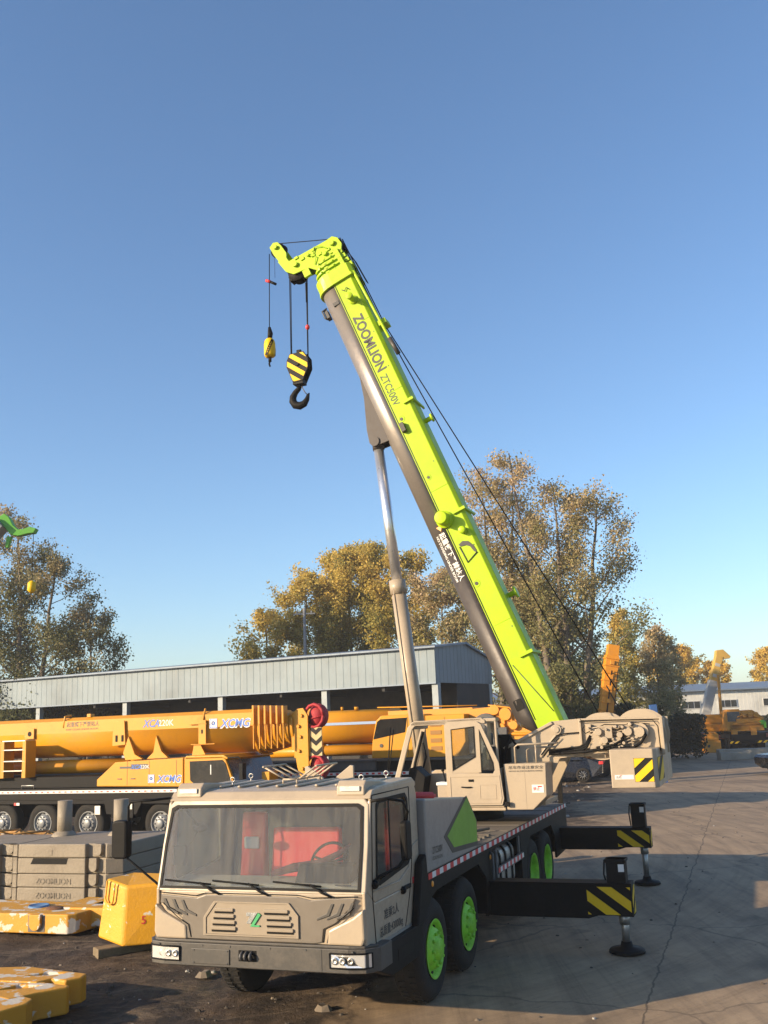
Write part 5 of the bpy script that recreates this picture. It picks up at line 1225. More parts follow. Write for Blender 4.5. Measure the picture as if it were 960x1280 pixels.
for x in (-3.2, -1.9, 2.6, 3.9): m.cyl((x, -1.3, .5), (x, 1.3, .5), .5, n=20)
m.build('carrier', BLACK, oc2, .03)
m = MB(); m.box(-4, 5.6, -1.30, -1.26, .75, 1.05); m.build('red_side_strip', paint('faded_red', (.40, .10, .07), .6), oc2)
m = MB(); m.box(-3.1, 3.0, -2.0, -1.4, -.3, .5); 
# orange crane seen from behind
oc3 = thing('truck_crane', 'orange truck crane seen end-on at the right with a boxy turned cab and black underside', 'truck crane', (26.0, 73.0, 0), R(-6)); oc3.scale = (.84, .84, .88)
m = MB(); m.box(-1.55, 1.55, 0, 6, .95, 1.35); m.box(-1.3, 1.3, -.15, 0, .75, 1.3)
for x in (-1.15, 1.15):
    for y in (.8, 2.2, 5): m.cyl((x - .3, y, .55), (x + .3, y, .55), .55, n=24)
m.box(-1.0, 1.0, .1, 5, .5, 1.0); m.box(-1.6, -.6, -.1, .2, .55, .75); m.box(.6, 1.6, -.1, .2, .55, .75)
ocb = m.build('carrier', BLACK, oc3, .02)
m = MB()
for xx in (-1.6, .7):
    for q in bands(rect(xx, xx + .9, .56, .74), .3, .5, .8): m.prism(q, 'y', -.108, -.104)
m.build('warning_stripes', YSTR, ocb)
m = MB(); m.box(-1.5, 1.4, -.2, 4, 1.55, 2.05); m.box(-.9, 1.2, -.35, 3, 2.05, 2.55); m.prism([(-.6, 2.5), (-.5, 3.2), (.6, 3.25), (1.1, 2.9), (1.5, 2.6), (1.5, 2.4)], 'y', 0, 3.0)
for x in (-.2, .3, .8): m.cyl((x, -.4, 2.85), (x, -.1, 2.85), .22, n=16)
m.box(-1.4, -.9, -.3, -.1, 1.3, 1.7); m.box(.2, .7, -.38, -.3, 1.2, 1.9); m.tube([(-1.3, -.3, 2.1), (0, -.4, 2.3), (1.2, -.35, 2.15)], .08); m.tube([(-.8, -.3, 2.7), (0, -.45, 2.95), (1.3, -.3, 2.5)], .06)
ocs = m.build('superstructure', YEL2, oc3, .04)
m = MB(); m.prism([(-1.75, 1.6), (-1.75, 3.2), (-1.55, 3.35), (-.55, 3.35), (-.45, 3.2), (-.45, 1.6)], 'y', -.2, 1.4); occ = m.build('operator_cab', YEL2, oc3, .05)
m = MB(); m.box(-1.62, -.56, -.215, -.201, 2.35, 3.15); m.build('window', BLGLASS, occ)
m = MB(); m.box(1.35, 1.55, -.4, -.2, 1.75, 2.3); m.ball((1.25, -.3, 2.2), .3, 10, sc=(1, .5, .7)); m.build('green_cover', LIMED, ocs)
# yellow counterweight and concrete blocks
yc = thing('counterweight_block', 'orange-yellow stepped counterweight standing on the ground before the far orange crane', 'counterweight', (22.75, 71.0, 0), R(-4))
m = MB(); m.box(-.56, .56, 0, 1.0, .0, .85); m.box(-.46, .46, .05, .9, .85, 1.3); m.prism([(-.4, 1.3), (-.3, 1.42), (.3, 1.42), (.4, 1.3)], 'y', .1, .8); m.build('block', YEL2, yc, .05)
cb = thing('concrete_barrier', 'low grey concrete block wall across the yard at right', 'barrier', (22.2, 61.0, 0), R(-4))
m = MB(); m.box(-2.3, 2.4, 0, .7, 0, .62); m.box(-2.3, -.5, -.3, 0, 0, .45); m.build('blocks', CONC, cb, .03)
tr_ = thing('flatbed_trailer', 'low flatbed trailer with a faded red and white edge before the white hall', 'trailer', (23.4, 80.5, 0), 0)
m = MB(); m.box(-3.6, 2.4, 0, 2.4, .95, 1.15); m.box(-3.2, 2.0, .3, 2.1, .75, .95)
for x in (-2.6, -1.6, 1.6): m.cyl((x, .05, .42), (x, 2.3, .42), .42, n=20)
m.box(-3.2, -2.2, -.02, 1.0, 1.15, 1.9, mi=0)
trb = m.build('flatbed', DARKG, tr_, .02)
m = MB(); m.box(-3.6, 2.4, -.03, -.005, .98, 1.13); m.box(-3.0, 1.8, -.028, -.003, .55, .93, mi=1); m.build('side_edge', [bpy.data.materials['faded_red'], WHITE], trb)
bs = thing('blue_post', 'blue leaning upright post behind the crane winch', 'post', (12.1, 45.0, 0), 0)
m = MB(); m.box(-.22, .10, -.1, .1, 0, 3.45, M=rot(0, 0, 0, ry=R(-3))); m.build('panel', paint('blue_sheet', (.03, .11, .32), .5), bs, .01); m = MB(); m.tube([(-.3, 0, 0), (-.42, 0, 3.0), (-.3, 0, 3.3)], .06); m.build('white_strut', WHITE, bs)
# cars
def car(lab, loc, rz):
    c_ = thing('parked_car', lab, 'car', loc, rz)
    m = MB()
    prof = [(-2.35, .45), (-2.38, .75), (-2.2, .88), (-1.2, .95), (-.55, 1.38), (.2, 1.46), (1.0, 1.40), (1.7, 1.08), (2.25, 1.02), (2.38, .80), (2.36, .42), (1.9, .25), (-2.0, .22)]
    secs = []
    for y, kx, kz in ((-.90, .975, 0), (-.93, 1, 0), (.93, 1, 0), (.90, .975, 0)):
        secs.append([(x * kx, y * (1 if z < 1.0 else .80), z) for x, z in prof])
    m.loft(secs, 0, True, False); bd = m.build('body', CARBLK, c_, .06, 3)
    for sg in (-1, 1):
        m = MB(); y = sg
        m.add([(-1.0, .91 * y, .99), (-.52, .765 * y, 1.36), (.2, .755 * y, 1.42), (.95, .765 * y, 1.36), (1.45, .9 * y, 1.04)], [(0, 1, 2, 3, 4)]); m.build('window', DKGLASS, bd)
        for x in (-1.45, 1.42):
            m = MB(); m.lathe([(.20, -.02), (.22, .0), (.31, .01), (.335, -.03), (.335, -.2), (.2, -.2)], (x, .93 * y, .335), (0, y, 0), 28); wh = m.build('wheel', RUBBER, c_)
            m = MB(); m.lathe([(.225, .012), (.21, -.01), (.20, -.08), (.001, -.08)], (x, .93 * y, .335), (0, y, 0), 28, mi=1)
            for k_ in range(10):
                t_ = 2 * PI * k_ / 10; m.tube([(x + .04 * math.cos(t_), .945 * y, .335 + .04 * math.sin(t_)), (x + .215 * math.cos(t_), .93 * y, .335 + .215 * math.sin(t_))], .014, 6)
            m.build('rim', [RIMG, BLACK], wh)
    m = MB(); m.box(2.18, 2.40, .55, .95, .80, .95); m.box(2.18, 2.40, -.95, -.55, .80, .95); m.build('tail_lamp', RED, bd, .03)
    return c_
car('black sedan with silver multi-spoke wheels seen through the gap under the beige counterweight', (7.7, 48.4, 0), R(-14))
car('dark car cut off by the right edge of the picture', (20.0, 48.2, 0), R(10))

# ================================================================== HALL
hl_ = thing('white_hall', 'long white metal hall with blue-grey roof and a row of windows, far right', 'hall', (22, 108, 0), 0)
m = MB(); m.box(-26, 45, 0, 10, 2.0, 4.85); hw_ = m.build('wall', HALLW, hl_)
m = MB(); m.box(-26, 45, .15, 10, 0, 2.0); m.build('painted_shade_band', SHDARK, hl_)  # dark sheet painting in the open shade below the white cladding
m = MB(); m.prism([(-.5, 4.85), (-.5, 5.0), (5, 5.75), (10.5, 5.0), (10.5, 4.85)], 'x', -26.3, 45.3); m.build('roof', ROOFB, hl_)
for x in (-20.5, -17, -13.2, -9.6, 1.8, 5.6, 9.6, 13.6, 18.5, 22, 27, 31, 36):
    m = MB(); m.box(x, x + 2.1, -.06, .02, 3.0, 3.85); wf = m.build('window', paint('window_frame_white', (.6, .6, .58), .5) if x == -20.5 else bpy.data.materials['window_frame_white'], hl_)
    m = MB()
    for k_ in range(3): m.box(x + .08 + k_ * .67, x + .66 + k_ * .67, -.09, -.062, 3.07, 3.78)
    m.build('pane', DKGLASS, wf)
HAZE = .0006
# ================================================================== TREES
def tree(label, loc, h, r, mat, seed, nleaf=9000, leaf=.17, z0=.12, peak=.45, sparse=.5, trunk_r=.22, name='poplar_tree', group='trees behind the shed', up=.75, stems=1, nb=26):
    rng = np.random.default_rng(seed); rnd = random.Random(seed)
    root = thing(name, label, 'tree', loc, 0, group)
    tb = MB(); tips = []
    for sI in range(stems):
        ox = 0 if stems == 1 else (sI - (stems - 1) / 2) * r * .42; hh = h * (1 if sI == 0 else rnd.uniform(.82, .97))
        tp = []
        for i in range(9):
            t = i / 8
            tp.append(Vector((ox * (.2 + t) + rnd.uniform(-.12, .12) * t * r * .4, rnd.uniform(-.1, .1) * r * t * .4, hh * .97 * t)))
        tb.tube(tp, [trunk_r * (1 - .93 * (i / 8) ** .8) + .015 for i in range(9)], 7)
        def trunk_at(t):
            k = min(7, int(t * 8)); f = t * 8 - k; return tp[k].lerp(tp[k + 1], f)
        for b_ in range(nb // stems + 4):
            t = z0 + (.97 - z0) * ((b_ + rnd.random()) / (nb // stems + 4))
            rel = (t - z0) / (1 - z0)
            prof = math.sin(PI * min(1, (rel * .5 / peak) if rel < peak else (.5 + .5 * (rel - peak) / (1 - peak)))) ** .7
            L = max(.5, r * prof * rnd.uniform(.65, 1.12)) / (1 if stems == 1 else 1.25)
            az = b_ * 2.4 + rnd.uniform(-.5, .5); p = trunk_at(t); pts = [p]
            el = rnd.uniform(.35, .75) * up + .15
            n_ = 4
            for i in range(n_):
                e2 = el + .55 * up * i / n_
                p = p + Vector((math.cos(az) * math.cos(e2), math.sin(az) * math.cos(e2), math.sin(e2))) * L * 1.15 / n_
                az += rnd.uniform(-.25, .25); pts.append(p)
            rb = max(.02, trunk_r * (1 - t) * .45)
            tb.tube(pts, [rb, rb * .8, rb * .55, rb * .35, .012], 5)
            for j in range(5):
                u = rnd.uniform(.3, 1.0); k = min(n_ - 1, int(u * n_)); q = pts[k].lerp(pts[k + 1], u * n_ - k)
                a2 = az + rnd.choice((-1, 1)) * rnd.uniform(.4, 1.3); l2 = L * rnd.uniform(.18, .42) + .25; e3 = el + rnd.uniform(0, .6)
                q2 = q + Vector((math.cos(a2) * math.cos(e3), math.sin(a2) * math.cos(e3), math.sin(e3))) * l2
                tb.tube([q, q.lerp(q2, .55) + Vector((0, 0, -.03)), q2], [rb * .3 + .008, .012, .006], 4)
                tips.append((q, q2, rel)); 
            tips.append((pts[-2], pts[-1], rel))
    tb.build('trunk', BARK, root)
    # leaves in clusters along the twigs
    T = len(tips); a = np.array([t[0] for t in tips]); b = np.array([t[1] for t in tips]); rel = np.array([t[2] for t in tips])
    w = (1 - sparse * rel ** 1.3) * rng.uniform(.35, 1.3, T); w /= w.sum()
    idx = rng.choice(T, nleaf, p=w); u = rng.uniform(.1, 1.12, nleaf)[:, None]
    spread = (.20 + .022 * h * (1 - .35 * rel[idx]))[:, None]
    c = a[idx] + (b[idx] - a[idx]) * u + rng.normal(0, 1, (nleaf, 3)) * spread * np.array([1, 1, .8]) * .66
    n = rng.normal(0, 1, (nleaf, 3)); n /= np.linalg.norm(n, axis=1)[:, None]
    t1 = np.cross(n, rng.normal(0, 1, (nleaf, 3))); t1 /= np.linalg.norm(t1, axis=1)[:, None]; t2 = np.cross(n, t1)
    s_ = (leaf * rng.uniform(.6, 1.35, nleaf))[:, None]
    V = np.stack([c - t1 * s_ * .6, c + t2 * s_ * .42 + n * s_ * .08, c + t1 * s_ * .6, c - t2 * s_ * .42 + n * s_ * .08], 1).reshape(-1, 3)
    me = bpy.data.meshes.new('crown'); me.vertices.add(len(V)); me.vertices.foreach_set('co', V.ravel())
    me.loops.add(nleaf * 4); me.loops.foreach_set('vertex_index', np.arange(nleaf * 4)); me.polygons.add(nleaf)
    me.polygons.foreach_set('loop_start', np.arange(nleaf) * 4); me.update(calc_edges=True); me.materials.append(mat)
    o = bpy.data.objects.new('crown', me); COL.objects.link(o); o.parent = root
    return root
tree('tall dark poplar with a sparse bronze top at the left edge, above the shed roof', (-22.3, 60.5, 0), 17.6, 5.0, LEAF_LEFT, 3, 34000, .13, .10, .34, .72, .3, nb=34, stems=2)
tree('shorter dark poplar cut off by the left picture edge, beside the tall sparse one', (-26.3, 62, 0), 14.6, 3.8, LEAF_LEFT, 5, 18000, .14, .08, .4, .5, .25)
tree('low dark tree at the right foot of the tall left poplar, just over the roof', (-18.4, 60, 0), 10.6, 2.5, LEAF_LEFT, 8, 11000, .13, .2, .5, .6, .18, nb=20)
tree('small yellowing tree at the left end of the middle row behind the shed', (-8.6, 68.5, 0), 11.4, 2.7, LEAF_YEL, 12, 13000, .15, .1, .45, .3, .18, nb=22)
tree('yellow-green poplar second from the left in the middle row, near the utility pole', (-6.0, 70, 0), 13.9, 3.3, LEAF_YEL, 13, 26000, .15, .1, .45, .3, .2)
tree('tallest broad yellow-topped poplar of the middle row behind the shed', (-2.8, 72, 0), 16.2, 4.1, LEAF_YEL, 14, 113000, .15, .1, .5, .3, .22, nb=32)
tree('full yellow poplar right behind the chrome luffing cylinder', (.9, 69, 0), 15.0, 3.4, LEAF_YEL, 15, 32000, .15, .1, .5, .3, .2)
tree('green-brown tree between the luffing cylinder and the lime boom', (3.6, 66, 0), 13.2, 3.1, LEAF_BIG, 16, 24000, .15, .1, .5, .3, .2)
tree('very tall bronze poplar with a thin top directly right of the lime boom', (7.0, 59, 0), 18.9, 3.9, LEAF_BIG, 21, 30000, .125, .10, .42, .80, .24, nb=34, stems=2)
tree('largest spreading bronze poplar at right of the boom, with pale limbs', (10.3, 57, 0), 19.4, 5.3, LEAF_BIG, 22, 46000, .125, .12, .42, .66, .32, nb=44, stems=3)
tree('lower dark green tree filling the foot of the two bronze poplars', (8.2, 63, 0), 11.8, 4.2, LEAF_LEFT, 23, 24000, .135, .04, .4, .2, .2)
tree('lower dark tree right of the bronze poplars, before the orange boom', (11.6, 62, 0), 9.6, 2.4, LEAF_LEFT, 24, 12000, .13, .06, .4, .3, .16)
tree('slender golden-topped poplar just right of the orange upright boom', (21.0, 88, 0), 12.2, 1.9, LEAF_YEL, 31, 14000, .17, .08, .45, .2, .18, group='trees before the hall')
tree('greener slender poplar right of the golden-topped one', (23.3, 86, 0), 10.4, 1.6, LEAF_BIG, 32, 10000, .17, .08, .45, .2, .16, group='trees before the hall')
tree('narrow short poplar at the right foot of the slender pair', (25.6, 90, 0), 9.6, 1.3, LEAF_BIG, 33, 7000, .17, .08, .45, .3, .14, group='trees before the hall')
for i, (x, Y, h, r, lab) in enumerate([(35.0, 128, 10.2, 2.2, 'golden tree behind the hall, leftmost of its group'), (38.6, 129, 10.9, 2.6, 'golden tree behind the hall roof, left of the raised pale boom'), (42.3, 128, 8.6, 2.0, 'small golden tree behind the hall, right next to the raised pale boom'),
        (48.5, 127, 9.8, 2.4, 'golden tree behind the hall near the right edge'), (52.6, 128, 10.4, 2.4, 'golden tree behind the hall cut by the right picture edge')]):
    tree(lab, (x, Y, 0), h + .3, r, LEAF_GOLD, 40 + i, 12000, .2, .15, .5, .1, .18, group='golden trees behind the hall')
# hedge and undergrowth: nobody could count it
def foliage_mass(name, boxes, nleaf, leaf, mat, seed):
    rng = np.random.default_rng(seed); V = []
    for (x0, x1, y0, y1, h0, h1) in boxes:
        k = int(nleaf * (x1 - x0)); x = rng.uniform(x0, x1, k); hloc = h0 + (h1 - h0) * (.5 + .3 * np.sin(x * 1.3 + y0) + .2 * np.sin(x * 3.1))
        c = np.stack([x, rng.uniform(y0, y1, k), hloc * (rng.uniform(0, 1, k) ** .6)], 1)
        n = rng.normal(0, 1, (k, 3)); n /= np.linalg.norm(n, axis=1)[:, None]; t1 = np.cross(n, rng.normal(0, 1, (k, 3))); t1 /= np.linalg.norm(t1, axis=1)[:, None]; t2 = np.cross(n, t1)
        s_ = (leaf * rng.uniform(.6, 1.4, k))[:, None]
        V.append(np.stack([c - t1 * s_ * .6, c + t2 * s_ * .45, c + t1 * s_ * .6, c - t2 * s_ * .45], 1).reshape(-1, 3))
    V = np.concatenate(V); m_ = len(V) // 4
    me = bpy.data.meshes.new(name); me.vertices.add(len(V)); me.vertices.foreach_set('co', V.ravel()); me.loops.add(m_ * 4); me.loops.foreach_set('vertex_index', np.arange(m_ * 4)); me.polygons.add(m_)
    me.polygons.foreach_set('loop_start', np.arange(m_) * 4); me.update(calc_edges=True); me.materials.append(mat)
    o = bpy.data.objects.new(name, me); COL.objects.link(o); return tag(o, kind='stuff')
o = foliage_mass('hedge', [(3, 16.5, 60, 63, 2.8, 4.3), (14.5, 20.3, 64, 66.5, 2.2, 3.0), (21.0, 22.0, 72, 74, 1.0, 1.8), (8, 40, 100, 103, 1.4, 2.6)], 900, .20, LEAF_HEDGE, 5)
tag(o, 'dark green hedge and undergrowth along the back of the yard', 'hedge')

# ================================================================== GROUND
def ground_mat():
    m, nt, out = new_mat('yard_ground')
    b = N(nt, 'ShaderNodeBsdfPrincipled')
    pos = N(nt, 'ShaderNodeNewGeometry').outputs['Position']
    sp = N(nt, 'ShaderNodeSeparateXYZ'); nt.links.new(pos, sp.inputs[0]); X, Y = sp.outputs[0], sp.outputs[1]
    nA = noise(nt, pos, .25, 6, .62, .4); nB = noise(nt, pos, 1.3, 7, .68, .3); nC = noise(nt, pos, 7, 8, .75); nD = noise(nt, pos, 38, 6, .75)
    mp0 = N(nt, 'ShaderNodeMapping'); nt.links.new(pos, mp0.inputs[0]); mp0.inputs['Rotation'].default_value = (0, 0, R(-12)); mp0.inputs['Scale'].default_value = (.55, 1.6, 1); nE = noise(nt, mp0.outputs[0], 1.6, 8, .72, .8)
    # concrete on the right, packed dirt on the left: edge runs away from the camera
    d = math_(nt, 'SUBTRACT', X, math_(nt, 'ADD', math_(nt, 'MULTIPLY', Y, .30), -4.3))
    d = math_(nt, 'ADD', d, math_(nt, 'MULTIPLY', math_(nt, 'SUBTRACT', nA, .5), 7.0)); d = math_(nt, 'ADD', d, math_(nt, 'MULTIPLY', math_(nt, 'SUBTRACT', nB, .5), 3.0))
    isC = ramp(nt, math_(nt, 'ADD', math_(nt, 'MULTIPLY', d, .25), .5), .40, .66)
    mud = mixc(nt, (.020, .014, .010), (.115, .078, .050), ramp(nt, nB, .36, .68))
    mud = mixc(nt, mud, (.20, .148, .10), math_(nt, 'MULTIPLY', ramp(nt, nE, .52, .66), .75))
    mud = mixc(nt, mud, (.17, .125, .088), ramp(nt, nC, .58, .74))
    mud = mixc(nt, mud, (.30, .27, .23), math_(nt, 'MULTIPLY', ramp(nt, nD, .68, .76), .6))
    con = mixc(nt, (.27, .19, .115), (.38, .275, .17), ramp(nt, nB, .3, .7))
    # long wheel-track streaks
    mp = N(nt, 'ShaderNodeMapping'); nt.links.new(pos, mp.inputs[0]); mp.inputs['Rotation'].default_value = (0, 0, R(22)); mp.inputs['Scale'].default_value = (1.6, .10, 1)
    st = noise(nt, mp.outputs[0], 1.1, 6, .7, .6)
    con = mixc(nt, con, (.115, .083, .055), math_(nt, 'MULTIPLY', ramp(nt, st, .44, .66), .5))
    mp2 = N(nt, 'ShaderNodeMapping'); nt.links.new(pos, mp2.inputs[0]); mp2.inputs['Rotation'].default_value = (0, 0, R(-50)); mp2.inputs['Scale'].default_value = (2.4, .12, 1)
    st2 = noise(nt, mp2.outputs[0], 1.3, 5, .7, .8)
    con = mixc(nt, con, (.14, .10, .066), math_(nt, 'MULTIPLY', ramp(nt, st2, .52, .70), .5))
    con = mixc(nt, con, (.080, .056, .036), math_(nt, 'MULTIPLY', ramp(nt, nA, .52, .66), .55))
    con = mixc(nt, con, (.09, .064, .042), math_(nt, 'MULTIPLY', ramp(nt, nC, .55, .75), .55))
    # sweeping tyre arcs
    vs1 = N(nt, 'ShaderNodeVectorMath', operation='SUBTRACT'); nt.links.new(pos, vs1.inputs[0]); vs1.inputs[1].default_value = (-9, 27, 0)
    ln = N(nt, 'ShaderNodeVectorMath', operation='LENGTH'); nt.links.new(vs1.outputs[0], ln.inputs[0])
    sq = N(nt, 'ShaderNodeSeparateXYZ'); nt.links.new(vs1.outputs[0], sq.inputs[0]); an = math_(nt, 'ARCTAN2', sq.outputs[1], sq.outputs[0])
    cb_ = N(nt, 'ShaderNodeCombineXYZ'); nt.links.new(math_(nt, 'MULTIPLY', ln.outputs['Value'], 2.6), cb_.inputs[0]); nt.links.new(math_(nt, 'MULTIPLY', an, 1.6), cb_.inputs[1])
    ar = noise(nt, cb_.outputs[0], 1.3, 7, .75, .3)
    con = mixc(nt, con, (.085, .060, .038), math_(nt, 'MULTIPLY', ramp(nt, ar, .46, .68), .38))
    con = mixc(nt, con, (.36, .28, .20), math_(nt, 'MULTIPLY', ramp(nt, math_(nt, 'SUBTRACT', 1.0, ar), .56, .70), .22))
    con = mixc(nt, con, (.055, .043, .033), math_(nt, 'MULTIPLY', ramp(nt, nD, .56, .72), .45))
    con = mixc(nt, con, (.05, .038, .028), math_(nt, 'MULTIPLY', ramp(nt, noise(nt, pos, .9, 3, .5, .5), .66, .71), .35))
    # expansion joint / crack
    cr = math_(nt, 'SUBTRACT', X, math_(nt, 'ADD', math_(nt, 'MULTIPLY', Y, .362), -1.58))
    cr = math_(nt, 'ABSOLUTE', math_(nt, 'ADD', cr, math_(nt, 'MULTIPLY', math_(nt, 'SUBTRACT', nB, .5), .22)))
    crm = ramp(nt, cr, .004, .020, (1, 1, 1), (0, 0, 0))
    con = mixc(nt, con, (.02, .016, .013), math_(nt, 'MULTIPLY', crm, .65))
    vo = N(nt, 'ShaderNodeTexVoronoi', feature='DISTANCE_TO_EDGE'); vo.inputs['Scale'].default_value = .22; 
    mp3 = N(nt, 'ShaderNodeMapping'); nt.links.new(pos, mp3.inputs[0]); nn = N(nt, 'ShaderNodeTexNoise'); nn.inputs['Scale'].default_value = 1.2; nn.inputs['Detail'].default_value = 5; nt.links.new(pos, nn.inputs['Vector'])
    va = N(nt, 'ShaderNodeVectorMath', operation='MULTIPLY_ADD'); nt.links.new(nn.outputs['Color'], va.inputs[0]); va.inputs[1].default_value = (.9, .9, 0); nt.links.new(pos, va.inputs[2]); nt.links.new(va.outputs[0], vo.inputs['Vector'])
    vc = ramp(nt, vo.outputs['Distance'], .0015, .006, (1, 1, 1), (0, 0, 0))
    con = mixc(nt, con, (.035, .028, .022), math_(nt, 'MULTIPLY', vc, .5))
    c = mixc(nt, mud, con, isC)
    nt.links.new(c, b.inputs['Base Color'])
    rg = math_(nt, 'ADD', .62, math_(nt, 'MULTIPLY', nB, .3)); nt.links.new(rg, b.inputs['Roughness'])
    b.inputs['Specular IOR Level'].default_value = .3
    hgt = math_(nt, 'ADD', math_(nt, 'MULTIPLY', nC, .6), math_(nt, 'MULTIPLY', nD, .25)); hgt = math_(nt, 'ADD', hgt, math_(nt, 'MULTIPLY', nB, 1.2))
    bp = N(nt, 'ShaderNodeBump'); bp.inputs['Distance'].default_value = .14
    nt.links.new(math_(nt, 'SUBTRACT', .95, math_(nt, 'MULTIPLY', isC, .83)), bp.inputs['Strength']); nt.links.new(hgt, bp.inputs['Height'])
    nt.links.new(bp.outputs[0], b.inputs['Normal']); nt.links.new(b.outputs[0], out.inputs[0]); return m
from mathutils import noise as mn
S_ = 2500; GX0, GX1, GY0, GY1, ST = -11.0, 10.0, 8.5, 30.0, .07
nx = int((GX1 - GX0) / ST) + 1; ny = int((GY1 - GY0) / ST) + 1
xs = np.linspace(GX0, GX1, nx); ys = np.linspace(GY0, GY1, ny)
m = MB()
for y in ys:
    for x in xs:
        e_ = min(x - GX0, GX1 - x, y - GY0, GY1 - y)
        k = max(0, min(1, -(x - (.28 * y - 3.7)) / 2.0)) * min(1, e_ / .6)
        z = 0.0
        if k > 0:
            p_ = Vector((x, y, 0)); z = k * (.040 * mn.fractal(p_ * 1.1, .8, 2.1, 5) + .030 * abs(mn.fractal(p_ * 4.3 + Vector((5, 3, 1)), .7, 2.2, 4)) + .020 * math.sin((x * .35 + y) * 5.5 + 2 * mn.noise(p_ * .8)) * max(0, mn.noise(p_ * .5)) - .012)
        m.v.append((float(x), float(y), z))
for j_ in range(ny - 1):
    for i_ in range(nx - 1):
        a_ = j_ * nx + i_; m.f.append((a_, a_ + 1, a_ + nx + 1, a_ + nx)); m.m.append(0); m.sm.append(True)
b_ = len(m.v)
m.v += [(-S_, -200, 0), (S_, -200, 0), (S_, S_, 0), (-S_, S_, 0)]
c00, c10, c11, c01 = 0, nx - 1, ny * nx - 1, (ny - 1) * nx
bot_ = list(range(0, nx)); right_ = [k * nx + nx - 1 for k in range(ny)]; top__ = list(range((ny - 1) * nx, ny * nx)); left_ = [k * nx for k in range(ny)]
for f in (tuple([b_, b_ + 1] + bot_[::-1]), tuple([b_ + 1, b_ + 2] + right_[::-1]), tuple([b_ + 2, b_ + 3] + top__), tuple([b_ + 3, b_] + left_)):
    m.f.append(f); m.m.append(0); m.sm.append(False)
g_ = m.build('ground', ground_mat()); tag(g_, 'yard of packed dark dirt at left and worn concrete at right', kind='structure')
# loose stones and clods: uncountable
rng = random.Random(9); m = MB()
def stone(m, x, y, r_):
    n = 7; base = [(x + r_ * rng.uniform(.7, 1.1) * math.cos(2 * PI * i / n), y + r_ * rng.uniform(.6, 1.0) * math.sin(2 * PI * i / n), -.002) for i in range(n)]
    top = [(x + (p[0] - x) * .6 + rng.uniform(-.1, .1) * r_, y + (p[1] - y) * .6, r_ * rng.uniform(.35, .6)) for p in base]
    m.loft([base, top], rng.choice((0, 0, 0, 0, 0, 1, 1, 1, 1, 2)), True, False)
for _ in range(1500):
    y = rng.uniform(9, 26); x = rng.uniform(-9, .25 * y - 3.5)
    stone(m, x, y, rng.choice((.010, .012, .015, .02, .03, .04)) * rng.uniform(.6, 1.2))
for _ in range(260):
    y = rng.uniform(9, 40); x = rng.uniform(.25 * y - 3.5, 6 + .3 * y); stone(m, x, y, rng.uniform(.012, .035))
for _ in range(500):
    y = rng.uniform(26, 60); x = rng.uniform(.1 * y - 2, .25 * y - 2.5); stone(m, x, y, rng.uniform(.03, .10))
o = m.build('gravel', [paint('dark_stone', (.06, .048, .038), .9), paint('tan_stone', (.17, .135, .10), .9), paint('pale_stone', (.34, .32, .29), .9)])
tag(o, 'loose stones and clods of earth scattered over the yard', 'gravel', kind='stuff')
rk_ = random.Random(4)
for lab, x, y, r_ in (('flat pale stone in the dirt left of the truck bumper', -2.7, 14.1, .13), ('pale flat stone in the dirt under the front of the bumper', -.95, 12.3, .12)):
    m = MB(); rng = random.Random(int(x * 10)); stone(m, 0, 0, r_); o = m.build('stone', bpy.data.materials['tan_stone'], loc=(x, y, 0)); tag(o, lab, 'stone')

hz = MB(); hz.box(-170, 170, -40, 300, -1.0, 26)
hm, hnt, hout = new_mat('haze_air'); pv = hnt.nodes.new('ShaderNodeVolumePrincipled'); pv.inputs['Color'].default_value = (.93, .95, 1, 1); pv.inputs['Density'].default_value = HAZE; pv.inputs['Anisotropy'].default_value = .0
hnt.links.new(pv.outputs[0], hout.inputs['Volume'])
if HAZE > 0: tag(hz.build('haze', hm), 'thin autumn haze in the air over the yard', kind='stuff')
# a thing made of a single mesh is that mesh itself
for e_ in [o for o in list(COL.objects) if o.type == 'EMPTY' and o.parent is None and len(o.children) == 1]:
    ch = e_.children[0]; ch.parent = None; ch.location = e_.location; ch.rotation_euler = e_.rotation_euler
    for k_ in ('label', 'category', 'group', 'kind'):
        if k_ in e_: ch[k_] = e_[k_]
    nm_ = e_.name; bpy.data.objects.remove(e_); ch.name = nm_
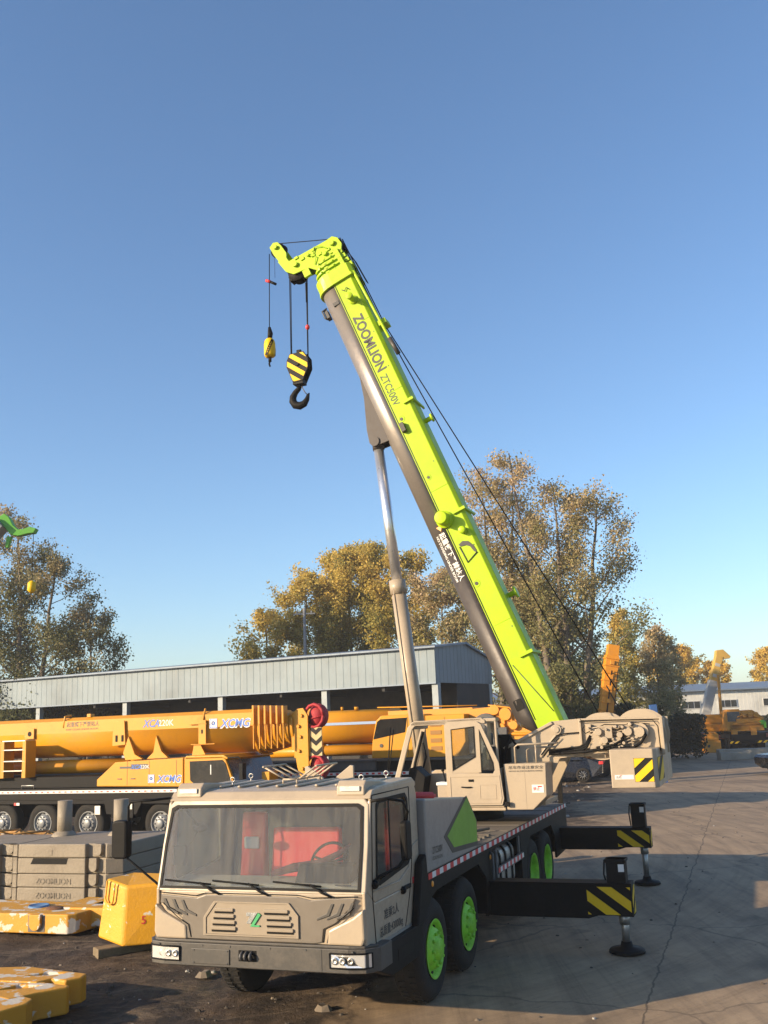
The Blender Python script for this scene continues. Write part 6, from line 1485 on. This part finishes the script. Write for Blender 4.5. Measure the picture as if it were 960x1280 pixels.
# ================================================================== LIGHT, SKY, CAMERA
PHI = R(24); EL = R(16.5)
sun_dir = Vector((-math.cos(PHI) * math.cos(EL), -math.sin(PHI) * math.cos(EL), math.sin(EL)))
sl_ = bpy.data.lights.new('sun', 'SUN'); sl_.energy = 5.0; sl_.angle = R(.53); sl_.color = (1.0, .79, .53)
so_ = bpy.data.objects.new('sun', sl_); COL.objects.link(so_); so_.rotation_euler = (-sun_dir).to_track_quat('-Z', 'Y').to_euler()
W = bpy.data.worlds.new('World'); scene.world = W; W.use_nodes = True; nt = W.node_tree; nt.nodes.clear()
out = nt.nodes.new('ShaderNodeOutputWorld'); bg = nt.nodes.new('ShaderNodeBackground'); sky = nt.nodes.new('ShaderNodeTexSky')
sky.sky_type = 'NISHITA'; sky.sun_disc = False; sky.sun_elevation = EL; sky.sun_rotation = math.atan2(sun_dir.x, sun_dir.y)
sky.altitude = 60; sky.air_density = 1.0; sky.dust_density = .75; sky.ozone_density = 3.8
bg.inputs[1].default_value = .125
nt.links.new(sky.outputs[0], bg.inputs[0]); nt.links.new(bg.outputs[0], out.inputs[0])
cam = bpy.data.cameras.new('camera'); co = bpy.data.objects.new('camera', cam); COL.objects.link(co); scene.camera = co
cam.sensor_fit = 'HORIZONTAL'; cam.sensor_width = 36; cam.lens = 1207.5583 * 36 / 960; cam.clip_end = 6000; cam.clip_start = .1
P_, RO_ = .2109, -.042
r0 = Vector((1, 0, 0)); u0 = Vector((0, -math.sin(P_), math.cos(P_))); fw = Vector((0, math.cos(P_), math.sin(P_)))
cr_ = r0 * math.cos(RO_) + u0 * math.sin(RO_); cu_ = -r0 * math.sin(RO_) + u0 * math.cos(RO_)
co.matrix_world = Matrix(((cr_.x, cu_.x, -fw.x, 0), (cr_.y, cu_.y, -fw.y, 0), (cr_.z, cu_.z, -fw.z, 3.3065), (0, 0, 0, 1)))
vs = scene.view_settings; vs.view_transform = 'Standard'; vs.look = 'None'; vs.exposure = .90; vs.gamma = 1; vs.use_curve_mapping = False
scene.render.resolution_x = 768; scene.render.resolution_y = 1024
scene.cycles.max_bounces = 6; scene.cycles.transparent_max_bounces = 12
